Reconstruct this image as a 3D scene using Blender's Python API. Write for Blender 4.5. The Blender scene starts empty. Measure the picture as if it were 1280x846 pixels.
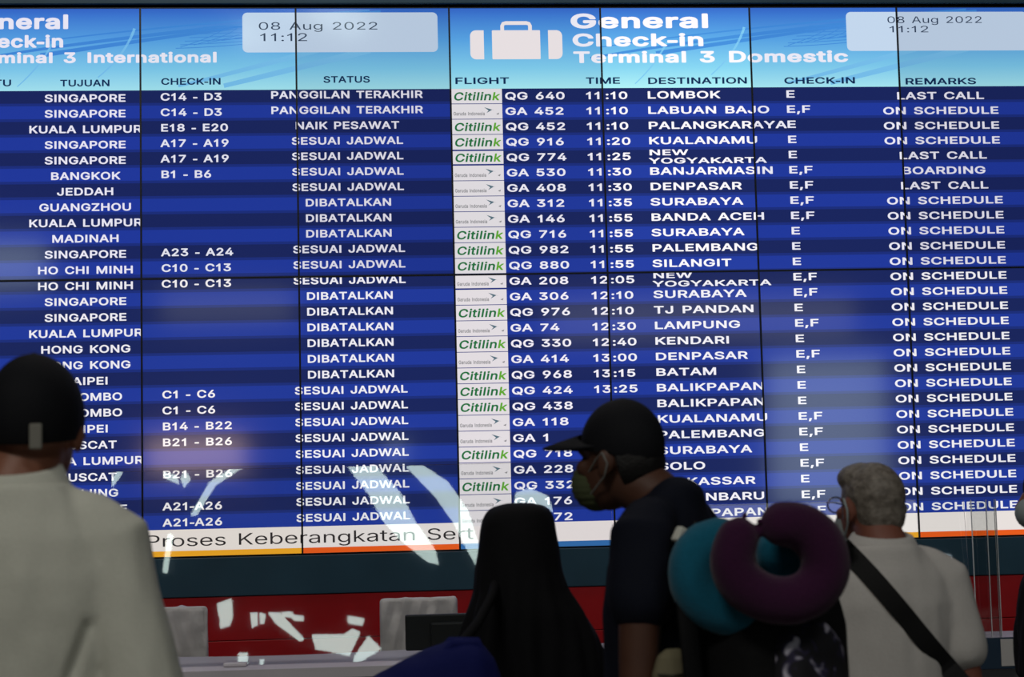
import bpy, bmesh, math, random
from mathutils import Vector, Matrix, noise
from mathutils.bvhtree import BVHTree

sc = bpy.context.scene
COL = sc.collection
R = math.radians

# ------------------------------------------------------------------ camera, world, lights, exposure
CAM = Vector((-0.7189, -7.7526, 1.52))
RIGHT = Vector((0.9966460, -0.0783701, -0.0235541))
UP = Vector((0.0163478, -0.0913544, 0.9956843))
FWD = Vector((0.0801836, 0.9927298, 0.0897668))
FPX = 2200.0
cam = bpy.data.cameras.new('camera')
cam.sensor_width = 36.0
cam.lens = FPX / 1280 * 36
cam.dof.use_dof = True
cam.dof.focus_distance = 7.85
cam.dof.aperture_fstop = 4.5
cam.clip_start = 0.05
co = bpy.data.objects.new('camera', cam)
COL.objects.link(co)
m3 = Matrix((RIGHT, UP, -FWD)).transposed()
co.matrix_world = Matrix.Translation(CAM) @ m3.to_4x4()
sc.camera = co

sc.view_settings.view_transform = 'Standard'
sc.view_settings.look = 'None'
sc.view_settings.exposure = 0.0
sc.view_settings.gamma = 1.0
sc.view_settings.use_curve_mapping = False
try:
    sc.cycles.use_denoising = True
    sc.cycles.use_adaptive_sampling = False
    sc.cycles.max_bounces = 8
    sc.cycles.transparent_max_bounces = 16
    sc.cycles.caustics_reflective = False
    sc.cycles.caustics_refractive = False
except Exception:
    pass

world = bpy.data.worlds.new('world')
sc.world = world
world.use_nodes = True
bg = world.node_tree.nodes['Background']
bg.inputs[0].default_value = (0.5, 0.6, 0.75, 1)
bg.inputs[1].default_value = 0.02


def area_light(name, loc, target, size, power, color):
    l = bpy.data.lights.new(name, 'AREA')
    l.shape = 'RECTANGLE'
    l.size, l.size_y = size
    l.energy = power
    l.color = color
    o = bpy.data.objects.new(name, l)
    COL.objects.link(o)
    o.location = loc
    d = Vector(target) - Vector(loc)
    o.rotation_euler = d.to_track_quat('-Z', 'Y').to_euler()
    return o


# added fill lights, unseen: two on the crowd's backs, one on the wall cladding
area_light('ceiling_lamp', (-4.0, -10.5, 8.8), (-1.3, -4.0, 1.2), (3.0, 1.2), 250, (1.0, 0.97, 0.90))
area_light('ceiling_lamp', (3.0, -10.0, 8.8), (0.8, -3.0, 1.1), (3.0, 1.2), 90, (1.0, 0.97, 0.92))
area_light('wall_lamp', (-0.7, -1.0, 5.9), (-0.7, -0.05, 0.8), (3.2, 0.4), 38, (1.0, 0.92, 0.88))

# ------------------------------------------------------------------ helpers


def lin(c):
    r = []
    for v in c:
        v = v / 255.0
        r.append(v / 12.92 if v <= 0.04045 else ((v + 0.055) / 1.055) ** 2.4)
    return (r[0], r[1], r[2], 1.0)


MATS = {}


def mat(name, rgb, rough=0.6, spec=0.4, metal=0.0, bump=0.0, scale=40.0, vary=0.0, sheen=0.0):
    """plain surface with a little procedural variation"""
    if name in MATS:
        return MATS[name]
    m = bpy.data.materials.new(name)
    m.use_nodes = True
    nt = m.node_tree
    b = nt.nodes['Principled BSDF']
    c = lin(rgb)
    b.inputs['Base Color'].default_value = c
    b.inputs['Roughness'].default_value = rough
    b.inputs['Specular IOR Level'].default_value = spec
    b.inputs['Metallic'].default_value = metal
    if sheen:
        b.inputs['Sheen Weight'].default_value = sheen
    if bump or vary:
        tc = nt.nodes.new('ShaderNodeTexCoord')
        n = nt.nodes.new('ShaderNodeTexNoise')
        n.inputs['Scale'].default_value = scale
        n.inputs['Detail'].default_value = 4
        nt.links.new(tc.outputs['Object'], n.inputs['Vector'])
        if bump:
            bp = nt.nodes.new('ShaderNodeBump')
            bp.inputs['Strength'].default_value = bump
            bp.inputs['Distance'].default_value = 0.01
            nt.links.new(n.outputs['Fac'], bp.inputs['Height'])
            nt.links.new(bp.outputs['Normal'], b.inputs['Normal'])
        if vary:
            r = nt.nodes.new('ShaderNodeValToRGB')
            r.color_ramp.elements[0].position = 0.3
            r.color_ramp.elements[1].position = 0.7
            r.color_ramp.elements[0].color = tuple(v * (1 - vary) for v in c[:3]) + (1,)
            r.color_ramp.elements[1].color = tuple(min(1, v * (1 + vary)) for v in c[:3]) + (1,)
            nt.links.new(n.outputs['Fac'], r.inputs['Fac'])
            nt.links.new(r.outputs['Color'], b.inputs['Base Color'])
    MATS[name] = m
    return m


def screen_mat(name, rgb, strength=1.0, ramp=None, mute=True):
    """what the display shows: light given off by the screen, under an anti-glare face that reflects the hall a little"""
    if name in MATS:
        return MATS[name]
    m = bpy.data.materials.new(name)
    m.use_nodes = True
    nt = m.node_tree
    b = nt.nodes['Principled BSDF']
    b.inputs['Base Color'].default_value = (0.004, 0.004, 0.005, 1)
    b.inputs['Roughness'].default_value = 0.08
    b.inputs['Specular IOR Level'].default_value = 0.5
    b.inputs['Emission Strength'].default_value = strength
    oi = nt.nodes.new('ShaderNodeObjectInfo')
    mul = nt.nodes.new('ShaderNodeMix')
    mul.data_type = 'RGBA'
    mul.blend_type = 'MULTIPLY'
    mul.inputs[0].default_value = 1.0
    if ramp:
        uv = nt.nodes.new('ShaderNodeUVMap')
        sp = nt.nodes.new('ShaderNodeSeparateXYZ')
        cr = nt.nodes.new('ShaderNodeValToRGB')
        el = cr.color_ramp.elements
        el[0].position, el[0].color = ramp[0][0], lin(ramp[0][1])
        el[1].position, el[1].color = ramp[-1][0], lin(ramp[-1][1])
        for p, c in ramp[1:-1]:
            e = el.new(p)
            e.color = lin(c)
        nt.links.new(uv.outputs[0], sp.inputs[0])
        nt.links.new(sp.outputs['Y'], cr.inputs[0])
        nt.links.new(cr.outputs[0], mul.inputs[6])
    else:
        mul.inputs[6].default_value = lin(rgb)
    nt.links.new(oi.outputs['Color'], mul.inputs[7])
    nt.links.new(mul.outputs[2], b.inputs['Emission Color'])
    if mute:
        try:
            m.cycles.emission_sampling = 'NONE'
        except Exception:
            pass
    MATS[name] = m
    return m


def link(o, parent=None):
    COL.objects.link(o)
    if parent is not None:
        o.parent = parent
    return o


def mesh_obj(name, verts, faces, mats, parent=None, idx=None, uvs=None, smooth=False):
    me = bpy.data.meshes.new(name)
    me.from_pydata([tuple(v) for v in verts], [], faces)
    for mm in (mats if isinstance(mats, (list, tuple)) else [mats]):
        me.materials.append(mm)
    if idx:
        for p, i in zip(me.polygons, idx):
            p.material_index = i
    if uvs:
        l = me.uv_layers.new(name='UVMap')
        k = 0
        for fuv in uvs:
            for c in fuv:
                l.data[k].uv = c
                k += 1
    if smooth:
        for p in me.polygons:
            p.use_smooth = True
    return link(bpy.data.objects.new(name, me), parent)


def bm_obj(name, bm, mats, parent=None, smooth=False):
    me = bpy.data.meshes.new(name)
    bm.to_mesh(me)
    bm.free()
    for mm in (mats if isinstance(mats, (list, tuple)) else [mats]):
        me.materials.append(mm)
    if smooth:
        for p in me.polygons:
            p.use_smooth = True
    return link(bpy.data.objects.new(name, me), parent)


def empty(name, loc, rz=0.0):
    o = bpy.data.objects.new(name, None)
    o.location = loc
    o.rotation_euler = (0, 0, rz)
    return link(o)


def tag(o, label, cat=None, group=None, kind=None):
    o['label'] = label
    if cat:
        o['category'] = cat
    if group:
        o['group'] = group
    if kind:
        o['kind'] = kind
    return o


def struct(o, label=None):
    o['kind'] = 'structure'
    if label:
        o['label'] = label
    return o


def add_box(bm, lo, hi, mi=0, bevel=0.0, rot=None):
    lo, hi = Vector(lo), Vector(hi)
    c = (lo + hi) / 2
    s = hi - lo
    M = Matrix.Translation(c)
    if rot is not None:
        M = M @ rot.to_4x4()
    M = M @ Matrix.Diagonal((s.x, s.y, s.z, 1))
    r = bmesh.ops.create_cube(bm, size=1.0, matrix=M)
    vs = r['verts']
    fs = list({f for v in vs for f in v.link_faces})
    for f in fs:
        f.material_index = mi
    if bevel:
        es = list({e for v in vs for e in v.link_edges})
        rb = bmesh.ops.bevel(bm, geom=es, offset=bevel, segments=2, affect='EDGES', profile=0.5)
        for f in rb['faces']:
            f.material_index = mi


def box_obj(name, lo, hi, m, parent=None, bevel=0.0):
    bm = bmesh.new()
    add_box(bm, lo, hi, 0, bevel)
    return bm_obj(name, bm, m, parent)


# ---- organic building blocks: closed pieces that are fused by a voxel remesh into one surface

def ell(bm, c, r, rot=None, u=20, v=14):
    M = Matrix.Translation(Vector(c))
    if rot is not None:
        M = M @ rot.to_4x4()
    M = M @ Matrix.Diagonal((r[0], r[1], r[2], 1))
    bmesh.ops.create_uvsphere(bm, u_segments=u, v_segments=v, radius=1.0, matrix=M)


def tube(bm, pts, rad, seg=16, ends=True, flat=(1, 1)):
    """tapered tube along a polyline, rounded ends"""
    pts = [Vector(p) for p in pts]
    n = len(pts)
    P, Q = [], []
    if ends:
        d = (pts[1] - pts[0]).normalized()
        for a in (0.97, 0.75, 0.4):
            P.append(pts[0] - d * rad[0] * a)
            Q.append(rad[0] * math.sqrt(1 - a * a))
    for p, r in zip(pts, rad):
        P.append(p)
        Q.append(r)
    if ends:
        d = (pts[-1] - pts[-2]).normalized()
        for a in (0.4, 0.75, 0.97):
            P.append(pts[-1] + d * rad[-1] * a)
            Q.append(rad[-1] * math.sqrt(1 - a * a))
    rings = []
    up = None
    for i, p in enumerate(P):
        a = P[max(i - 1, 0)]
        b = P[min(i + 1, len(P) - 1)]
        t = (b - a).normalized()
        if up is None:
            up = Vector((1, 0, 0)) if abs(t.x) < 0.8 else Vector((0, 1, 0))
        x = (up - t * up.dot(t)).normalized()
        y = t.cross(x)
        up = x
        rings.append([bm.verts.new(p + x * (math.cos(2 * math.pi * k / seg) * Q[i] * flat[0]) + y * (math.sin(2 * math.pi * k / seg) * Q[i] * flat[1])) for k in range(seg)])
    for a, b in zip(rings, rings[1:]):
        for k in range(seg):
            bm.faces.new((a[k], a[(k + 1) % seg], b[(k + 1) % seg], b[k]))
    bm.faces.new(list(reversed(rings[0])))
    bm.faces.new(rings[-1])


def loft(bm, rings, seg=36, power=2.0):
    """rings: (cx, cy, z, rx, ry) horizontal super-ellipses"""
    R_ = []
    for cx, cy, z, rx, ry in rings:
        ring = []
        for k in range(seg):
            a = 2 * math.pi * k / seg
            c, s = math.cos(a), math.sin(a)
            ring.append(bm.verts.new((cx + rx * math.copysign(abs(c) ** (2 / power), c), cy + ry * math.copysign(abs(s) ** (2 / power), s), z)))
        R_.append(ring)
    up = rings[-1][2] > rings[0][2]
    for a, b in zip(R_, R_[1:]):
        for k in range(seg):
            f = (a[k], a[(k + 1) % seg], b[(k + 1) % seg], b[k])
            bm.faces.new(f if up else tuple(reversed(f)))
    bm.faces.new(list(reversed(R_[0])) if up else R_[0])
    bm.faces.new(R_[-1] if up else list(reversed(R_[-1])))


def fuse(name, bm, m, parent=None, voxel=0.008, smooth=4, disp=None, cut=None):
    """voxel-remesh the pieces into one continuous surface"""
    me = bpy.data.meshes.new(name)
    bmesh.ops.recalc_face_normals(bm, faces=bm.faces)
    bm.to_mesh(me)
    bm.free()
    o = bpy.data.objects.new(name, me)
    COL.objects.link(o)
    md = o.modifiers.new('r', 'REMESH')
    md.mode = 'VOXEL'
    md.voxel_size = voxel
    md.adaptivity = 0.0
    dg = bpy.context.evaluated_depsgraph_get()
    nm = bpy.data.meshes.new_from_object(o.evaluated_get(dg))
    bpy.data.objects.remove(o)
    b2 = bmesh.new()
    b2.from_mesh(nm)
    for _ in range(smooth):
        bmesh.ops.smooth_vert(b2, verts=b2.verts, factor=0.5, use_axis_x=True, use_axis_y=True, use_axis_z=True)
    b2.normal_update()
    if disp:
        off = [disp(v.co, v.normal) for v in b2.verts]
        for v, d in zip(b2.verts, off):
            v.co += v.normal * d
    if cut:
        for co_, no_ in cut:
            r = bmesh.ops.bisect_plane(b2, geom=b2.verts[:] + b2.edges[:] + b2.faces[:], plane_co=co_, plane_no=no_, clear_outer=True)
            ed = [e for e in r['geom_cut'] if isinstance(e, bmesh.types.BMEdge)]
            if ed:
                bmesh.ops.edgeloop_fill(b2, edges=ed)
    nm2 = bpy.data.meshes.new(name)
    b2.to_mesh(nm2)
    b2.free()
    bpy.data.meshes.remove(nm)
    nm2.materials.append(m)
    for p in nm2.polygons:
        p.use_smooth = True
    return link(bpy.data.objects.new(name, nm2), parent)


def at(u, v, y):
    """point where the line of sight through a photo point meets the vertical plane at depth y"""
    d = FWD + RIGHT * ((u - 640) / FPX) - UP * ((v - 423) / FPX)
    return CAM + d * ((y - CAM.y) / d.y)


# ------------------------------------------------------------------ room shell
m_floor = mat('floor_tiles', (120, 118, 112), 0.25, 0.5, bump=0.05, scale=6, vary=0.08)
m_ceil = mat('ceiling_paint', (70, 74, 80), 0.8, 0.2, vary=0.05, scale=3)
m_wall = mat('wall_paint', (62, 66, 72), 0.8, 0.2, vary=0.06, scale=3)
m_teal = mat('teal_cladding', (42, 74, 92), 0.45, 0.3, vary=0.12, scale=4)
m_red = mat('red_cladding', (172, 12, 20), 0.4, 0.35, vary=0.10, scale=5)
m_glare = None

XW, YB, YF, ZC = 9.0, -17.0, 0.12, 12.0
ZM = 2.5083                       # middle seam of the display wall
PW, PH = 0.6855, 1.2135           # one portrait display
struct(box_obj('floor', (-XW - .2, YB - .2, -0.2), (XW + .2, YF + .2, 0), m_floor))
struct(box_obj('ceiling', (-XW - .2, YB - .2, ZC), (XW + .2, YF + .2, ZC + .2), m_ceil))
struct(box_obj('wall_front', (-XW, YF, 0), (XW, YF + .2, ZC), m_wall))
struct(box_obj('wall_back', (-XW, YB - .2, 0), (XW, YB, ZC), m_wall))
struct(box_obj('wall_left', (-XW - .2, YB, 0), (-XW, YF, ZC), m_wall))
struct(box_obj('wall_right', (XW, YB, 0), (XW + .2, YF, ZC), m_wall))
zb = ZM - PH
struct(box_obj('trim_1', (-6, -0.02, ZM + PH + 0.012), (6, YF, ZM + PH + 0.45), m_teal, bevel=0.004), 'dark teal fascia above the departure displays')
struct(box_obj('trim_2', (-6, -0.03, ZM - 1.384), (6, YF, zb - 0.004), m_teal, bevel=0.003), 'dark teal band below the departure displays')
bm = bmesh.new()
for k in range(6):
    add_box(bm, (-6, -0.022 - 0.001 * (k % 2), ZM - 1.386 - 0.19 * (k + 1) + 0.003), (6, YF, ZM - 1.386 - 0.19 * k), 0, 0.002)
struct(bm_obj('trim_3', bm, m_red), 'red board cladding below the teal band')


def glow(name, rgb, s):
    m = bpy.data.materials.new(name)
    m.use_nodes = True
    nt = m.node_tree
    nt.nodes.clear()
    e = nt.nodes.new('ShaderNodeEmission')
    o = nt.nodes.new('ShaderNodeOutputMaterial')
    e.inputs[0].default_value = lin(rgb)
    e.inputs[1].default_value = s
    nt.links.new(e.outputs[0], o.inputs[0])
    return m


m_glare = glow('daylight_pane', (222, 245, 238), 7.5)  # glow of the added reflection panes behind the camera
m_haze = glow('frosted_daylight', (205, 225, 235), 4.2)
m_haze2 = glow('dim_frosted_daylight', (225, 228, 205), 1.5)
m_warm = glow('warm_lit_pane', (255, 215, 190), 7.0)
m_wframe = mat('window_frame', (40, 42, 46), 0.5)


def glare_pane(n, outline, m, depth=0.06):
    """a daylit opening of the back wall: pane with a slim frame round it"""
    n_ = len(outline)
    root = empty('window_%d' % n, (outline[0][0], YB, outline[0][1]))
    struct(root)
    o = Vector((outline[0][0], YB, outline[0][1]))
    vs = [Vector((x, YB + depth, z)) - o for x, z in outline] + [Vector((x, YB, z)) - o for x, z in outline]
    fs = [list(range(n_))] + [(i, (i + 1) % n_, (i + 1) % n_ + n_, i + n_) for i in range(n_)]
    struct(mesh_obj('pane', vs, fs, m, root))


PANES = [[(-1.06, 11.12), (-0.67, 11.11), (-0.34, 10.67), (-0.14, 10.2), (0.12, 9.75), (0.15, 9.56), (0.01, 9.6), (-0.36, 9.95), (-0.6, 10.27), (-0.77, 10.66)], [(-0.24, 11.1), (0.0, 11.09), (0.33, 10.82), (0.59, 10.36), (0.73, 9.74), (0.69, 9.47), (0.56, 9.74), (0.39, 10.18), (0.15, 10.61)], [(1.2, 10.35), (1.27, 10.63), (1.47, 10.69), (1.71, 10.56), (1.76, 10.33)], [(-4.46, 11.19), (-4.36, 11.16), (-4.34, 10.69), (-4.37, 10.44)], [(-4.32, 10.97), (-4.22, 11.16), (-4.18, 11.11), (-4.3, 10.88)], [(-2.61, 11.18), (-2.5, 11.18), (-2.89, 10.88), (-3.13, 10.41), (-3.2, 10.41), (-2.97, 10.91)], [(-3.61, 11.09), (-3.42, 11.02), (-3.39, 10.91), (-3.59, 11.01)], [(-3.5, 10.11), (-3.43, 10.1), (-3.48, 9.54), (-3.54, 9.55)], [(-3.37, 10.98), (-3.31, 11.11), (-3.24, 10.98), (-3.32, 10.85)], [(-2.8, 9.04), (-2.61, 9.11), (-2.59, 8.9), (-2.78, 8.88)], [(-2.76, 8.86), (-2.59, 8.88), (-2.62, 8.74), (-2.75, 8.7)], [(-2.36, 8.89), (-2.27, 8.89), (-2.26, 8.73), (-2.34, 8.7)], [(-2.24, 8.89), (-2.16, 8.86), (-2.18, 8.75), (-2.23, 8.75)], [(-2.12, 8.89), (-1.97, 8.88), (-1.65, 8.5), (-1.71, 8.48), (-2.02, 8.74)], [(-1.95, 8.89), (-1.8, 8.89), (-1.8, 8.83), (-1.92, 8.84)], [(-1.83, 8.85), (-1.66, 8.82), (-1.66, 8.77), (-1.8, 8.79)], [(-1.08, 8.81), (-0.86, 8.76), (-0.89, 8.68), (-1.08, 8.72)], [(-1.55, 8.55), (-1.13, 8.54), (-1.02, 8.62), (-0.92, 8.57), (-1.06, 8.25), (-1.24, 8.3), (-1.5, 8.36)], [(-0.81, 8.51), (-0.65, 8.33), (-1.03, 8.09), (-0.99, 8.23)], [(-2.5, 8.32), (-2.38, 8.32), (-2.37, 8.0), (-2.51, 8.01)], [(-2.22, 8.22), (-2.17, 8.22), (-2.16, 8.0), (-2.21, 8.0)]]
k = 1  # invented pane outlines, shaped so their reflections draw the glare on the acrylic
for p in PANES:
    glare_pane(k, p, m_glare)
    k += 1
for p, m in (([(4.95, 3.4), (6.6, 3.4), (6.6, 1.3), (4.95, 1.3)], m_haze),  # more added panes, placed to mirror as soft haze and glare on the displays
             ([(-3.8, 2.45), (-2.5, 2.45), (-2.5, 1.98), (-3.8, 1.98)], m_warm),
             ([(-0.5, 2.3), (-0.3, 2.3), (-0.3, 2.1), (-0.5, 2.1)], m_glare),
             ([(-6.6, 5.2), (-5.2, 5.2), (-5.2, 4.6), (-6.6, 4.6)], m_haze),
             ([(-3.6, 4.5), (-1.8, 4.5), (-1.8, 4.05), (-3.6, 4.05)], m_haze2),
             ([(1.8, 4.3), (6.2, 4.3), (6.2, 3.7), (1.8, 3.7)], m_haze2)):
    glare_pane(k, p, m)
    k += 1

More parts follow.
